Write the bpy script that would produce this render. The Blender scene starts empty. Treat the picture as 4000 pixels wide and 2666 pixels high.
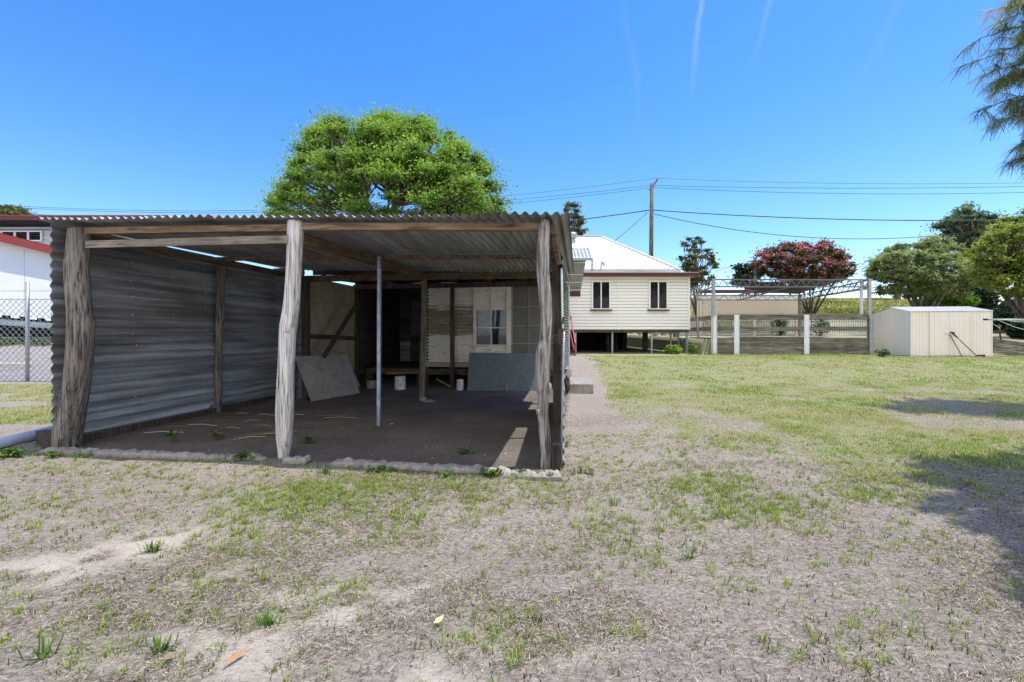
import bpy, math, random
import numpy as np
from mathutils import Vector, Matrix, noise as mnoise

random.seed(7)
rng = np.random.default_rng(11)
SC = bpy.context.scene
COL = SC.collection
F, H0, CX, CY = 1778.0, 1.4, 2000.0, 1303.0


def A(px, py, d):
    """world point seen at photo pixel (px,py) at depth d"""
    return Vector(((px - CX) * d / F, d, H0 - (py - CY) * d / F))


# ------------------------------------------------------------------ helpers
def sstep(a, b, x):
    t = np.clip((x - a) / (b - a), 0, 1)
    return t * t * (3 - 2 * t)


_G = rng.random((256, 256))


def vnoise(x, y):
    xi = np.floor(x).astype(int); yi = np.floor(y).astype(int)
    fx = x - xi; fy = y - yi
    fx = fx * fx * (3 - 2 * fx); fy = fy * fy * (3 - 2 * fy)
    a = _G[xi & 255, yi & 255]; b = _G[(xi + 1) & 255, yi & 255]
    c = _G[xi & 255, (yi + 1) & 255]; d = _G[(xi + 1) & 255, (yi + 1) & 255]
    return (a * (1 - fx) + b * fx) * (1 - fy) + (c * (1 - fx) + d * fx) * fy


def fbm(x, y, s=1.0, o=4):
    v = 0; a = .5
    for i in range(o):
        v = v + a * vnoise(x * s + 17.3 * i, y * s - 9.1 * i); a *= .5; s *= 2.03
    return v / (1 - .5 ** o)


def tag(o, label=None, cat=None, group=None, kind=None):
    if label: o['label'] = label
    if cat: o['category'] = cat
    if group: o['group'] = group
    if kind: o['kind'] = kind
    return o


def thing(name, label, cat, loc=(0, 0, 0), group=None):
    o = bpy.data.objects.new(name, None)
    o.empty_display_size = .2
    COL.objects.link(o)
    o.location = loc
    return tag(o, label, cat, group)


class MB:
    def __init__(s):
        s.v = []; s.f = []; s.a = []; s.n = 0

    def add(s, vs, fs, a=None):
        n = s.n
        vs = [tuple(p) for p in vs]
        s.v += vs; s.n += len(vs)
        s.f += [tuple(i + n for i in f) for f in fs]
        if a is None: a = random.random()
        s.a += [a] * len(vs)
        return s

    def box(s, c, size, rz=0, a=None):
        x, y, z = [k / 2 for k in size]
        cs, sn = math.cos(rz), math.sin(rz)
        vs = []
        for dz in (-z, z):
            for dx, dy in ((-x, -y), (x, -y), (x, y), (-x, y)):
                vs.append((c[0] + dx * cs - dy * sn, c[1] + dx * sn + dy * cs, c[2] + dz))
        return s.add(vs, [(3, 2, 1, 0), (4, 5, 6, 7), (0, 1, 5, 4), (1, 2, 6, 5), (2, 3, 7, 6), (3, 0, 4, 7)], a)

    def beam(s, p0, p1, w, h, up=(0, 0, 1), a=None, seg=1, wob=0):
        p0 = Vector(p0); p1 = Vector(p1); d = (p1 - p0).normalized()
        u = Vector(up)
        r = d.cross(u)
        if r.length < 1e-4: r = d.cross(Vector((0, 1, 0)))
        r.normalize(); u = r.cross(d).normalized()
        vs = []; fs = []
        for i in range(seg + 1):
            p = p0.lerp(p1, i / seg)
            if wob and 0 < i < seg: p = p + r * random.uniform(-wob, wob) + u * random.uniform(-wob, wob)
            for sx, sy in ((-1, -1), (1, -1), (1, 1), (-1, 1)):
                vs.append(p + r * (w / 2 * sx) + u * (h / 2 * sy))
        for i in range(seg):
            b = 4 * i
            for k in range(4):
                fs.append((b + k, b + (k + 1) % 4, b + 4 + (k + 1) % 4, b + 4 + k))
        fs.append((3, 2, 1, 0)); e = 4 * seg
        fs.append((e, e + 1, e + 2, e + 3))
        return s.add(vs, fs, a)

    def tube(s, pts, rad, n=6, a=None, cap=True, lump=0, lumpf=3.0):
        pts = [Vector(p) for p in pts]
        if not hasattr(rad, '__len__'): rad = [rad] * len(pts)
        vs = []; fs = []
        t0 = (pts[1] - pts[0]).normalized()
        r = t0.cross(Vector((0, 0, 1)))
        if r.length < .05: r = t0.cross(Vector((0, 1, 0)))
        r.normalize()
        for i, p in enumerate(pts):
            t = (pts[min(i + 1, len(pts) - 1)] - pts[max(i - 1, 0)])
            if t.length < 1e-9: t = t0
            t.normalize()
            r = (r - t * r.dot(t)).normalized(); b = t.cross(r)
            for k in range(n):
                an = 2 * math.pi * k / n
                q = r * math.cos(an) + b * math.sin(an)
                rr = rad[i]
                if lump: rr *= 1 + lump * mnoise.noise(Vector((q.x * lumpf * .5, q.y * lumpf * .5, p.z * lumpf)))
                vs.append(p + q * rr)
        for i in range(len(pts) - 1):
            for k in range(n):
                fs.append((i * n + k, i * n + (k + 1) % n, (i + 1) * n + (k + 1) % n, (i + 1) * n + k))
        if cap:
            fs.append(tuple(range(n))[::-1]); e = (len(pts) - 1) * n
            fs.append(tuple(range(e, e + n)))
        return s.add(vs, fs, a)

    def poly(s, pts, a=None):
        return s.add(pts, [tuple(range(len(pts)))], a)

    def slab(s, quad, th, a=None):
        """extrude a quad along its normal"""
        q = [Vector(p) for p in quad]
        n = (q[1] - q[0]).cross(q[3] - q[0]).normalized() * th
        vs = q + [p + n for p in q]
        return s.add(vs, [(3, 2, 1, 0), (4, 5, 6, 7), (0, 1, 5, 4), (1, 2, 6, 5), (2, 3, 7, 6), (3, 0, 4, 7)], a)

    def build(s, name, mat, parent=None, smooth=False, label=None):
        off = parent.matrix_world.translation if False else (Vector(parent.location) if parent else Vector((0, 0, 0)))
        if parent and parent.parent: off = off + Vector(parent.parent.location)
        me = bpy.data.meshes.new(name)
        me.from_pydata([(p[0] - off[0], p[1] - off[1], p[2] - off[2]) for p in s.v], [], s.f)
        at = me.attributes.new('v', 'FLOAT', 'POINT')
        at.data.foreach_set('value', s.a)
        if smooth: me.polygons.foreach_set('use_smooth', [True] * len(me.polygons))
        me.materials.append(mat); me.update()
        o = bpy.data.objects.new(name, me); COL.objects.link(o)
        if parent: o.parent = parent
        return o


def np_mesh(name, V, Q, att, mat, parent=None, smooth=False):
    """V (n,3), Q (m,4) quads, att dict of point floats"""
    V = np.asarray(V, dtype=np.float32)
    if parent:
        V = V - np.array(parent.location, dtype=np.float32)
    me = bpy.data.meshes.new(name)
    n, m, k = len(V), len(Q), Q.shape[1]
    me.vertices.add(n); me.vertices.foreach_set('co', V.ravel())
    me.loops.add(m * k); me.loops.foreach_set('vertex_index', Q.astype(np.int32).ravel())
    me.polygons.add(m)
    me.polygons.foreach_set('loop_start', np.arange(0, m * k, k, dtype=np.int32))
    me.polygons.foreach_set('loop_total', np.full(m, k, dtype=np.int32))
    if smooth: me.polygons.foreach_set('use_smooth', np.ones(m, dtype=bool))
    for nm, arr in att.items():
        t = me.attributes.new(nm, 'FLOAT', 'POINT'); t.data.foreach_set('value', np.asarray(arr, dtype=np.float32))
    me.materials.append(mat)
    me.update(calc_edges=True); me.validate()
    o = bpy.data.objects.new(name, me); COL.objects.link(o)
    if parent: o.parent = parent
    return o


# ------------------------------------------------------------------ materials
class NT:
    def __init__(s, name):
        s.m = bpy.data.materials.new(name); s.m.use_nodes = True
        s.t = s.m.node_tree; s.b = s.t.nodes['Principled BSDF']; s.out = s.t.nodes['Material Output']
        s.tc = s.N('ShaderNodeTexCoord')

    def N(s, t, **k):
        n = s.t.nodes.new(t)
        for a, v in k.items(): setattr(n, a, v)
        return n

    def L(s, a, b): s.t.links.new(a, b)

    def noise(s, scale=5, detail=5, stretch=(1, 1, 1), rough=.6, dist=0):
        mp = s.N('ShaderNodeMapping'); mp.inputs['Scale'].default_value = stretch
        s.L(s.tc.outputs['Object'], mp.inputs[0])
        n = s.N('ShaderNodeTexNoise'); n.inputs['Scale'].default_value = scale
        n.inputs['Detail'].default_value = detail; n.inputs['Roughness'].default_value = rough
        n.inputs['Distortion'].default_value = dist
        s.L(mp.outputs[0], n.inputs['Vector'])
        return n.outputs['Fac']

    def ramp(s, fac, stops):
        r = s.N('ShaderNodeValToRGB')
        e = r.color_ramp.elements
        while len(e) < len(stops): e.new(.5)
        for q, (p, c) in zip(e, stops):
            q.position = p; q.color = (c, c, c, 1) if not hasattr(c, '__len__') else (*c, 1)
        s.L(fac, r.inputs[0]); return r.outputs[0]

    def mix(s, fac, a, b, mode='MIX'):
        n = s.N('ShaderNodeMix', data_type='RGBA', blend_type=mode)
        for i, v in ((0, fac), (6, a), (7, b)):
            if hasattr(v, 'links'): s.L(v, n.inputs[i])
            elif i == 0: n.inputs[0].default_value = v
            else: n.inputs[i].default_value = (*v, 1)
        return n.outputs[2]

    def math(s, op, a, b=0.0, clamp=False):
        n = s.N('ShaderNodeMath', operation=op, use_clamp=clamp)
        for i, v in ((0, a), (1, b)):
            if hasattr(v, 'links'): s.L(v, n.inputs[i])
            else: n.inputs[i].default_value = v
        return n.outputs[0]

    def attr(s, name='v'):
        n = s.N('ShaderNodeAttribute'); n.attribute_name = name; return n.outputs['Fac']

    def z(s):
        n = s.N('ShaderNodeSeparateXYZ'); s.L(s.tc.outputs['Object'], n.inputs[0]); return n.outputs[2]

    def bump(s, h, strength=.4, dist=.01):
        n = s.N('ShaderNodeBump'); n.inputs['Strength'].default_value = strength; n.inputs['Distance'].default_value = dist
        s.L(h, n.inputs['Height']); s.L(n.outputs[0], s.b.inputs['Normal'])

    def fin(s, col, rough=.8, metal=0.0, spec=.3):
        if hasattr(col, 'links'): s.L(col, s.b.inputs['Base Color'])
        else: s.b.inputs['Base Color'].default_value = (*col, 1)
        if hasattr(rough, 'links'): s.L(rough, s.b.inputs['Roughness'])
        else: s.b.inputs['Roughness'].default_value = rough
        s.b.inputs['Metallic'].default_value = metal
        s.b.inputs['Specular IOR Level'].default_value = spec
        return s.m


def wood(name, dark, lite, st=(1, 1, .06), scale=30, patch=None, vvar=.25, bumpd=.008, bumps=.8, crack=0):
    t = NT(name)
    g = t.noise(scale, 6, st, .65, .3); p = t.noise(1.7, 4)
    c = t.ramp(g, [(.33, tuple(k * .3 for k in dark)), (.42, dark), (.58, lite)])
    c = t.mix(t.ramp(p, [(.4, 0.0), (.65, .6)]), c, patch or tuple(k * .6 for k in dark))
    c = t.mix(t.math('MULTIPLY', t.attr(), vvar), c, (.03, .025, .02))
    if crack:
        k = t.noise(crack, 4, tuple(q if q > .3 else q * .45 for q in st), .55, .5)
        km = t.ramp(k, [(.37, 1.0), (.41, 0.0)])
        c = t.mix(t.math('MULTIPLY', km, .7), c, tuple(q * .22 for q in dark))
        g = t.math('SUBTRACT', g, km)
    t.bump(g, bumps, bumpd)
    return t.fin(c, .9, 0, .15)


def iron(name, base, lite, rust=(.12, .07, .045), rustamt=.6, metal=.25, rough=.5, st=(1, 1, 1), streak=(.3, .3, 5)):
    t = NT(name)
    p = t.noise(1.3, 6, st, .6); s1 = t.noise(2.2, 5, streak, .6); f = t.noise(40, 3)
    c = t.ramp(s1, [(.35, base), (.65, lite)])
    c = t.mix(t.math('MULTIPLY', t.ramp(p, [(.45, 0.0), (.62, 1.0)]), rustamt), c, rust)
    c = t.mix(t.ramp(f, [(.4, 0.0), (.7, .35)]), c, tuple(k * .55 for k in base))
    c = t.mix(t.math('MULTIPLY', t.attr(), .35), c, tuple(k * .5 for k in base))
    t.bump(f, .15, .004)
    return t.fin(c, rough, metal, .4)


def paint(name, col, var=.12, rough=.55, scale=3, dirt=(.25, .22, .18), dirtamt=.15, bump=0):
    t = NT(name)
    n = t.noise(scale, 6); d = t.noise(18, 5)
    c = t.ramp(n, [(.3, tuple(k * (1 - var) for k in col)), (.7, col)])
    c = t.mix(t.math('MULTIPLY', t.ramp(d, [(.5, 0.0), (.72, 1.0)]), dirtamt), c, dirt)
    if bump: t.bump(d, bump, .01)
    return t.fin(c, rough, 0, .35)


def leafmat(name, stops, trans=.35, rough=.55):
    t = NT(name)
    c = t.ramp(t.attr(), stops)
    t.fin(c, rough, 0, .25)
    tr = t.N('ShaderNodeBsdfTranslucent'); t.L(t.mix(1.0, c, (1.3, 1.35, .55), 'MULTIPLY'), tr.inputs[0])
    mx = t.N('ShaderNodeMixShader'); mx.inputs[0].default_value = trans
    t.L(t.b.outputs[0], mx.inputs[1]); t.L(tr.outputs[0], mx.inputs[2]); t.L(mx.outputs[0], t.out.inputs[0])
    return t.m


M = {}
M['grey_log'] = wood('grey_log', (.19, .175, .165), (.50, .475, .455), (1, 1, .07), 34, (.27, .245, .22), .05, .02, 1.0, 62)
M['dark_log'] = wood('dark_log', (.12, .105, .095), (.34, .315, .29), (1, 1, .07), 34, (.17, .15, .13), .05, .02, 1.0, 58)
M['pale_log'] = wood('pale_log', (.42, .42, .43), (.88, .88, .90), (1, 1, .05), 36, (.62, .57, .49), .05, .016, 1.0, 70)
M['dark_wood'] = wood('dark_wood', (.075, .06, .05), (.15, .125, .10), (1, 1, .08), 30)
M['beam_wood'] = wood('beam_wood', (.20, .14, .09), (.36, .26, .17), (.06, .5, 1), 34, (.16, .11, .08))
M['rafter_wood'] = wood('rafter_wood', (.16, .115, .075), (.28, .21, .14), (.5, .06, 1), 34, (.10, .075, .055))
M['grey_beam'] = wood('grey_beam', (.26, .23, .20), (.42, .38, .33), (.05, .5, 1), 34)
M['sleeper'] = wood('sleeper', (.17, .155, .14), (.35, .325, .30), (.05, .5, 1), 26, (.14, .12, .10), .45, crack=34)
M['plank_floor'] = wood('plank_floor', (.09, .07, .055), (.17, .14, .11), (.06, 1, 1), 26)
M['wall_iron'] = iron('wall_iron', (.20, .225, .27), (.60, .66, .74), (.14, .11, .09), .6, .2, .45, (.3, .3, 1.9), (.2, .2, 5))
M['roof_iron'] = iron('roof_iron', (.29, .30, .31), (.56, .57, .58), (.16, .135, .115), .5, .15, .55, (1, .25, 1), (4, .15, 1))
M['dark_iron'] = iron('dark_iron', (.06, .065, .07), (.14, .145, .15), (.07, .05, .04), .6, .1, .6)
M['galv'] = iron('galv', (.36, .40, .44), (.55, .60, .65), (.35, .37, .4), .3, .35, .45)
M['steel'] = iron('steel', (.15, .16, .175), (.24, .255, .27), (.12, .11, .10), .4, .3, .5)
M['prop_galv'] = iron('prop_galv', (.26, .38, .55), (.58, .70, .88), (.12, .12, .13), .5, .3, .45, (3, 3, 3), (6, 6, 3))
M['cream'] = paint('cream', (.95, .94, .91), .05, .5, .8, (.5, .45, .36), .12)
M['cream2'] = paint('cream2', (.72, .655, .56), .08, .5, 1.5, (.4, .34, .26), .15)
M['shedcream'] = paint('shedcream', (.91, .835, .77), .06, .45, 1.2, (.5, .44, .36), .15)
M['white'] = paint('white', (.82, .85, .89), .05, .5, 2)
M['white_roof'] = paint('white_roof', (.66, .645, .60), .05, .45, 1, (.5, .47, .42), .1)
M['bldg_white'] = paint('bldg_white', (.92, .94, .97), .04, .5, .6)
M['maroon'] = paint('maroon', (.115, .028, .03), .2, .5, 2)
M['red_roof'] = paint('red_roof', (.36, .06, .055), .15, .5, 1.5, (.2, .06, .05), .3)
M['red_rail'] = paint('red_rail', (.28, .04, .05), .15, .5)
M['concrete'] = paint('concrete', (.42, .39, .355), .4, .9, 6, (.16, .14, .12), .6, .8)
M['pvc'] = paint('pvc', (.62, .68, .76), .08, .4, 4, (.3, .28, .25), .2)
M['fibro'] = paint('fibro', (.19, .195, .20), .3, .85, 5, (.08, .08, .08), .5)
M['blue_sheet'] = paint('blue_sheet', (.16, .205, .235), .18, .8, 6, (.05, .055, .06), .5)
M['ply'] = paint('ply', (.42, .395, .365), .28, .85, 3, (.16, .12, .09), .6)
M['creamboard'] = paint('creamboard', (.50, .44, .33), .35, .85, 2.5, (.16, .13, .09), .6)
M['green_sheet'] = paint('green_sheet', (.55, .72, .66), .15, .6)
M['black'] = paint('black', (.015, .015, .016), .2, .7)
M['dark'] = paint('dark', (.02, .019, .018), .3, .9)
M['rust'] = paint('rust', (.10, .06, .045), .3, .9, 8)
M['sail'] = paint('sail', (.085, .075, .07), .2, .9, 3)
M['blind'] = paint('blind', (.66, .57, .48), .05, .8, 1)
M['orange'] = paint('orange', (.75, .16, .03), .1, .5)
M['cable'] = paint('cable', (.05, .06, .07), .2, .6)
M['cable_far'] = paint('cable_far', (.13, .20, .30), .2, .6)
M['pole_wood'] = wood('pole_wood', (.13, .155, .14), (.24, .27, .24), (1, 1, .05), 14)
M['bark'] = wood('bark', (.10, .08, .065), (.22, .18, .145), (1, 1, .2), 12, None, .2)
M['bark_grey'] = wood('bark_grey', (.17, .15, .13), (.33, .30, .27), (1, 1, .2), 8, None, .2)
M['jaca'] = leafmat('jaca', [(0, (.035, .075, .02)), (.35, (.12, .215, .05)), (.7, (.26, .42, .085)), (1, (.40, .54, .14))], .4)
M['leaf_olive'] = leafmat('leaf_olive', [(0, (.035, .05, .018)), (.5, (.11, .14, .05)), (1, (.26, .28, .12))], .25)
M['leaf_dark'] = leafmat('leaf_dark', [(0, (.008, .016, .008)), (.6, (.02, .04, .016)), (1, (.045, .08, .03))], .2)
M['leaf_blue'] = leafmat('leaf_blue', [(0, (.03, .05, .036)), (.5, (.10, .16, .10)), (1, (.24, .33, .20))], .25)
M['leaf_feather'] = leafmat('leaf_feather', [(0, (.08, .10, .055)), (.5, (.24, .30, .15)), (.8, (.36, .44, .18)), (1, (.44, .50, .28))], .3)
M['leaf_bright'] = leafmat('leaf_bright', [(0, (.06, .08, .018)), (.4, (.20, .25, .05)), (.75, (.34, .42, .075)), (1, (.46, .40, .12))], .3)
M['myrtle'] = leafmat('myrtle', [(0, (.025, .035, .014)), (.45, (.07, .085, .03)), (.62, (.14, .13, .05)), (.66, (.44, .085, .17)), (.85, (.70, .19, .33)), (1, (.82, .42, .52))], .25)
M['needle'] = leafmat('needle', [(0, (.07, .09, .055)), (.5, (.22, .26, .16)), (.9, (.42, .47, .29)), (1, (.55, .32, .08))], .35)
M['weed'] = leafmat('weed', [(0, (.03, .07, .012)), (.5, (.10, .22, .035)), (1, (.20, .34, .06))], .35)
M['grass'] = leafmat('grass', [(0, (.20, .16, .085)), (.18, (.30, .25, .13)), (.3, (.10, .13, .03)), (.6, (.21, .32, .055)), (1, (.36, .46, .09))], .35, .6)
M['lawn'] = leafmat('lawn', [(0, (.40, .34, .20)), (.3, (.52, .46, .28)), (.45, (.13, .155, .045)), (.72, (.25, .34, .075)), (1, (.42, .50, .15))], .35, .6)
M['straw'] = leafmat('straw', [(0, (.03, .023, .018)), (.28, (.14, .11, .08)), (.6, (.40, .33, .245)), (1, (.70, .62, .49))], .1, .8)
M['stub'] = leafmat('stub', [(0, (.07, .025, .018)), (.6, (.14, .06, .035)), (1, (.16, .15, .04))], .1, .8)
M['hillgrass'] = leafmat('hillgrass', [(0, (.24, .27, .11)), (.4, (.36, .38, .15)), (.7, (.46, .43, .24)), (1, (.52, .44, .35))], .2, .7)


def old_board(name, base, worn, zl, zh, amt=.85):
    """painted boards worn to grey timber between two heights"""
    t = NT(name)
    g = t.noise(9, 7, (.25, .25, 3.0), .72, .2); z = t.z()
    zone = t.math('MULTIPLY', t.math('MULTIPLY', t.math('SUBTRACT', z, zl - .06), 9, True), t.math('MULTIPLY', t.math('SUBTRACT', zh + .15, z), 3.5, True))
    thr = t.math('ADD', t.math('MULTIPLY', zone, .21), g)
    w = t.ramp(thr, [(.57, 0.0), (.63, amt)])
    gr = t.noise(40, 4, (.1, .1, 1))
    wc = t.ramp(gr, [(.35, tuple(k * .5 for k in worn)), (.65, worn)])
    dirt = t.ramp(t.noise(2.5, 5), [(.35, base), (.75, tuple(k * .85 for k in base))])
    c = t.mix(w, dirt, wc)
    t.bump(g, .5, .008)
    return t.fin(c, .75, 0, .25)


M['hut_front'] = old_board('hut_front', (.92, .90, .83), (.30, .25, .165), 1.36, 2.08, .88)
M['hut_side'] = old_board('hut_side', (.62, .60, .54), (.16, .145, .13), 0, 4.0, .9)
M['hut_trim'] = old_board('hut_trim', (.86, .84, .76), (.2, .16, .11), 9, 9.5)
M['hut_dirty'] = old_board('hut_dirty', (.46, .42, .31), (.13, .11, .08), 9, 9.5)
M['stump_paint'] = paint('stump_paint', (.78, .82, .87), .1, .6, 6, (.08, .07, .06), .75)


def glass_dark(name, col=(.012, .014, .016), rough=.03):
    t = NT(name)
    n = t.noise(2.5, 4)
    c = t.ramp(n, [(.4, col), (.7, tuple(k * 2.2 for k in col))])
    return t.fin(c, rough, 0, .22)


M['pane'] = glass_dark('pane')


def clear_glass():
    t = NT('clear_glass')
    tr = t.N('ShaderNodeBsdfTransparent'); tr.inputs[0].default_value = (.75, .8, .86, 1)
    gl = t.N('ShaderNodeBsdfGlossy'); gl.inputs['Roughness'].default_value = .04
    gl.inputs[0].default_value = (.7, .78, .95, 1)
    lw = t.N('ShaderNodeLayerWeight'); lw.inputs[0].default_value = .25
    f = t.math('ADD', t.math('MULTIPLY', lw.outputs['Fresnel'], .8), t.math('MULTIPLY', t.noise(7, 4), .12), True)
    mx = t.N('ShaderNodeMixShader'); t.L(f, mx.inputs[0])
    t.L(tr.outputs[0], mx.inputs[1]); t.L(gl.outputs[0], mx.inputs[2]); t.L(mx.outputs[0], t.out.inputs[0])
    return t.m


M['clear_glass'] = clear_glass()
M['dimming_sheet'] = leafmat('dimming_sheet', [(0, (.28, .32, .42)), (1, (.36, .40, .50))], .3)


# ------------------------------------------------------------------ terrain
U = Vector((math.sin(math.radians(8.3)), math.cos(math.radians(8.3)), 0))   # lean-to depth axis
E = Vector((-U.y, U.x, 0))                                                   # lean-to leftward axis
ORG = Vector((0.335, 4.77, 0))


def Lp(s, t, z=0.0):
    p = ORG + E * s + U * t
    return Vector((p.x, p.y, z))


def zg(x, y):
    x = np.asarray(x, dtype=float); y = np.asarray(y, dtype=float)
    z = .43 * sstep(9.5, 19, y)
    # gravel bank on the left
    bank = sstep(12.6, 18, y) * sstep(-9, -12, x)
    z = z + bank * .55
    # raised yard behind the sleeper wall on the right
    edge = np.where(x < 16.45, 20.72, 21.9)
    step = sstep(0, .12, y - edge) * sstep(8.62, 8.74, x - .12 * (y - 20.7) * -1.0 * 0)
    ramp = sstep(18.9, 21.4, y) * sstep(20.2, 20.6, x)
    up = np.maximum(step * (x < 20.4), ramp)
    z = z + up * (.70 + .012 * np.clip(y - 21, 0, 25))
    # hill
    hill = sstep(40, 78, y) * sstep(8, 26, x) * (1 - sstep(58, 92, x - .35 * (y - 70)))
    z = z + hill * 5.6
    z = z + .012 * (vnoise(x * 2.1, y * 2.1) - .5) * (y < 25) + .02 * (vnoise(x * .6 + 5, y * .6) - .5) * (y < 30)
    return z


def zgf(x, y): return float(zg(np.array([x]), np.array([y]))[0])


def to_px(x, y, z):
    y = np.maximum(y, .3)
    return CX + F * x / y, CY + F * (H0 - z) / y


LB_X = [0, 2215, 2330, 2380, 2500, 2700, 3000, 3300, 3500, 4000, 5200]
LB_Y = [1300, 1310, 1430, 1545, 1625, 1690, 1760, 1815, 1850, 1870, 1900]
BL = [(1350, 1960, 420, 100, .95), (1000, 2090, 260, 130, .5), (1800, 1950, 420, 80, .55), (1450, 2110, 260, 70, .5),
      (2760, 1900, 200, 80, .6), (820, 2330, 460, 150, .42), (2300, 2120, 380, 150, .30), (3000, 2000, 420, 90, .5),
      (550, 2500, 450, 150, .40), (3450, 2520, 420, 130, .3), (1330, 2300, 260, 80, .42), (2050, 2480, 420, 140, .42),
      (3350, 1930, 320, 70, .45), (1130, 2420, 120, 60, .5), (200, 1950, 300, 70, .12), (2950, 2300, 300, 80, .22)]
SB = [(2300, 2560, 120, 35, .6), (700, 2480, 160, 30, .7), (1550, 2300, 160, 26, .7), (560, 2130, 320, 42, 1), (150, 2230, 320, 52, 1), (980, 2515, 270, 75, 1), (1330, 2430, 180, 38, .9), (1770, 2625, 190, 60, 1),
      (1180, 2330, 230, 30, .6), (1010, 2600, 180, 60, .8), (650, 2110, 150, 22, .7), (500, 2600, 160, 40, .7), (1950, 2540, 60, 30, .7), (1600, 2380, 130, 18, .6), (800,2260,200,20,.6)]


def ground_maps(x, y, z):
    px, py = to_px(x, y, z)
    n1 = fbm(x, y, 1.1); n2 = fbm(x + 40, y - 13, 3.4)
    yb = np.interp(px, LB_X, LB_Y)
    lawn = sstep(-50, 70, (yb - py) + (n1 - .5) * 190 + (n2 - .5) * 120) * (px > 2190)
    lawn = lawn * (1 - .75 * sstep(.56, .70, fbm(x - 7, y + 3, .8)) * (y < 12))
    left = (x < -6.15) * (y > 4.6) * sstep(.42, .52, n1 * .6 + n2 * .4) * (y < 12.3)
    lawn = np.maximum(lawn, left)
    beyond = (y > 20.7) * (x > 8.7)
    lawn = np.where(beyond, .75 + .25 * n2, lawn)
    lawn = np.where((y > 26) & (x <= 8.7), .6, lawn)
    tuft = np.full_like(x, .12)
    for cx, cy, rx, ry, s in BL:
        tuft = np.maximum(tuft, min(1.3, 1.45 * s) * np.exp(-(((px - cx) / rx) ** 2 + ((py - cy) / ry) ** 2) ** 1.3))
    tuft = tuft * (.25 + .75 * sstep(.36, .60, n2 * .6 + n1 * .4))
    tuft = tuft * (py > 1700) * (y < 8)
    sand = np.zeros_like(x)
    for cx, cy, rx, ry, s in SB:
        dx = px - cx + (n1 - .5) * 200; dy = py - cy + (n2 - .5) * 70 + .16 * dx
        sand = np.maximum(sand, s * np.exp(-(np.abs(dx / rx) ** 2.6 + np.abs(dy / (ry * 1.35)) ** 2.6)))
    sand = sand * sstep(.28, .5, fbm(x * 2 + y, y * 2.5 - x, 2.6)) * (py > 1900)
    gravel = ((x < -9.2) & (y > 12.0)).astype(float)
    drive = ((y > 34) & (y < 37) & (x > 12) & (x < 26)) | ((x > 21) & (y > 23.6) & (y < 25.5))
    gravel = np.where(drive, .8, gravel)
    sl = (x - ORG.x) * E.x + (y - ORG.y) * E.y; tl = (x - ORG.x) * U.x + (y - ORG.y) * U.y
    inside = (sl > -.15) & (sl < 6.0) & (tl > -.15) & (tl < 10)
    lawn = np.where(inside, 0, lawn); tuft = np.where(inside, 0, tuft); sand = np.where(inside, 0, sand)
    hillm = sstep(39, 50, y) * (x > 8)
    return lawn, tuft, sand, gravel, inside, hillm


def ground_material():
    t = NT('ground')
    lawn, sand, gravel, inside = t.attr('lawn'), t.attr('sand'), t.attr('gravel'), t.attr('inside')
    hill = t.attr('hill')
    nA = t.noise(1.1, 6); nB = t.noise(9, 6, (1, 1, 1), .7); nC = t.noise(70, 5, (1, 1, 1), .7); nD = t.noise(26, 6, (1, 1.8, 1), .75, .6)
    soil = t.ramp(nD, [(.30, (.10, .080, .066)), (.44, (.30, .257, .222)), (.58, (.46, .40, .35)), (.75, (.57, .505, .445))])
    soil = t.mix(t.ramp(nA, [(.38, .4), (.6, 0.0)]), soil, (.31, .265, .22))
    soil = t.mix(t.ramp(nC, [(.34, .6), (.46, 0.0)]), soil, (.12, .095, .075))
    sandc = t.ramp(nB, [(.3, (.56, .475, .405)), (.7, (.69, .60, .52))])
    soil = t.mix(t.math('MULTIPLY', sand, t.ramp(nC, [(.36, .35), (.5, 1.0)])), soil, sandc)
    lawnc = t.ramp(nD, [(.33, (.15, .165, .07)), (.5, (.32, .33, .15)), (.68, (.50, .46, .28))])
    lawnc = t.mix(t.ramp(nA, [(.35, 0.0), (.62, .6)]), lawnc, (.23, .30, .07))
    c = t.mix(t.math('MULTIPLY', lawn, t.ramp(nC, [(.38, .35), (.55, .85)])), soil, lawnc)
    hn = t.noise(.22, 5, (1, .5, 1)); 
    hillc = t.ramp(hn, [(.38, (.27, .31, .12)), (.52, (.38, .38, .19)), (.66, (.46, .40, .30))])
    c = t.mix(hill, c, hillc)
    vor = t.N('ShaderNodeTexVoronoi'); vor.inputs['Scale'].default_value = 14; t.L(t.tc.outputs['Object'], vor.inputs['Vector'])
    gr = t.ramp(vor.outputs['Distance'], [(.1, (.48, .455, .45)), (.6, (.20, .185, .185))])
    gr = t.mix(.45, gr, t.ramp(nD, [(.35, (.22, .20, .20)), (.65, (.58, .55, .55))]))
    c = t.mix(gravel, c, gr)
    ins = t.ramp(nD, [(.35, (.13, .11, .10)), (.6, (.27, .235, .215)), (.8, (.40, .36, .33))])  # lean-to soil darkened in the colour to deepen its shade
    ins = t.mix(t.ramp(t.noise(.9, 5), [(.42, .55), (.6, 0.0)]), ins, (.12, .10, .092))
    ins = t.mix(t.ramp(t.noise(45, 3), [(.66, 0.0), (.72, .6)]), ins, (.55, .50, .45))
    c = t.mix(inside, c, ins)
    t.bump(t.math('ADD', nD, t.math('MULTIPLY', nC, .6)), .9, .025)
    return t.fin(c, .95, 0, .1)


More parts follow.
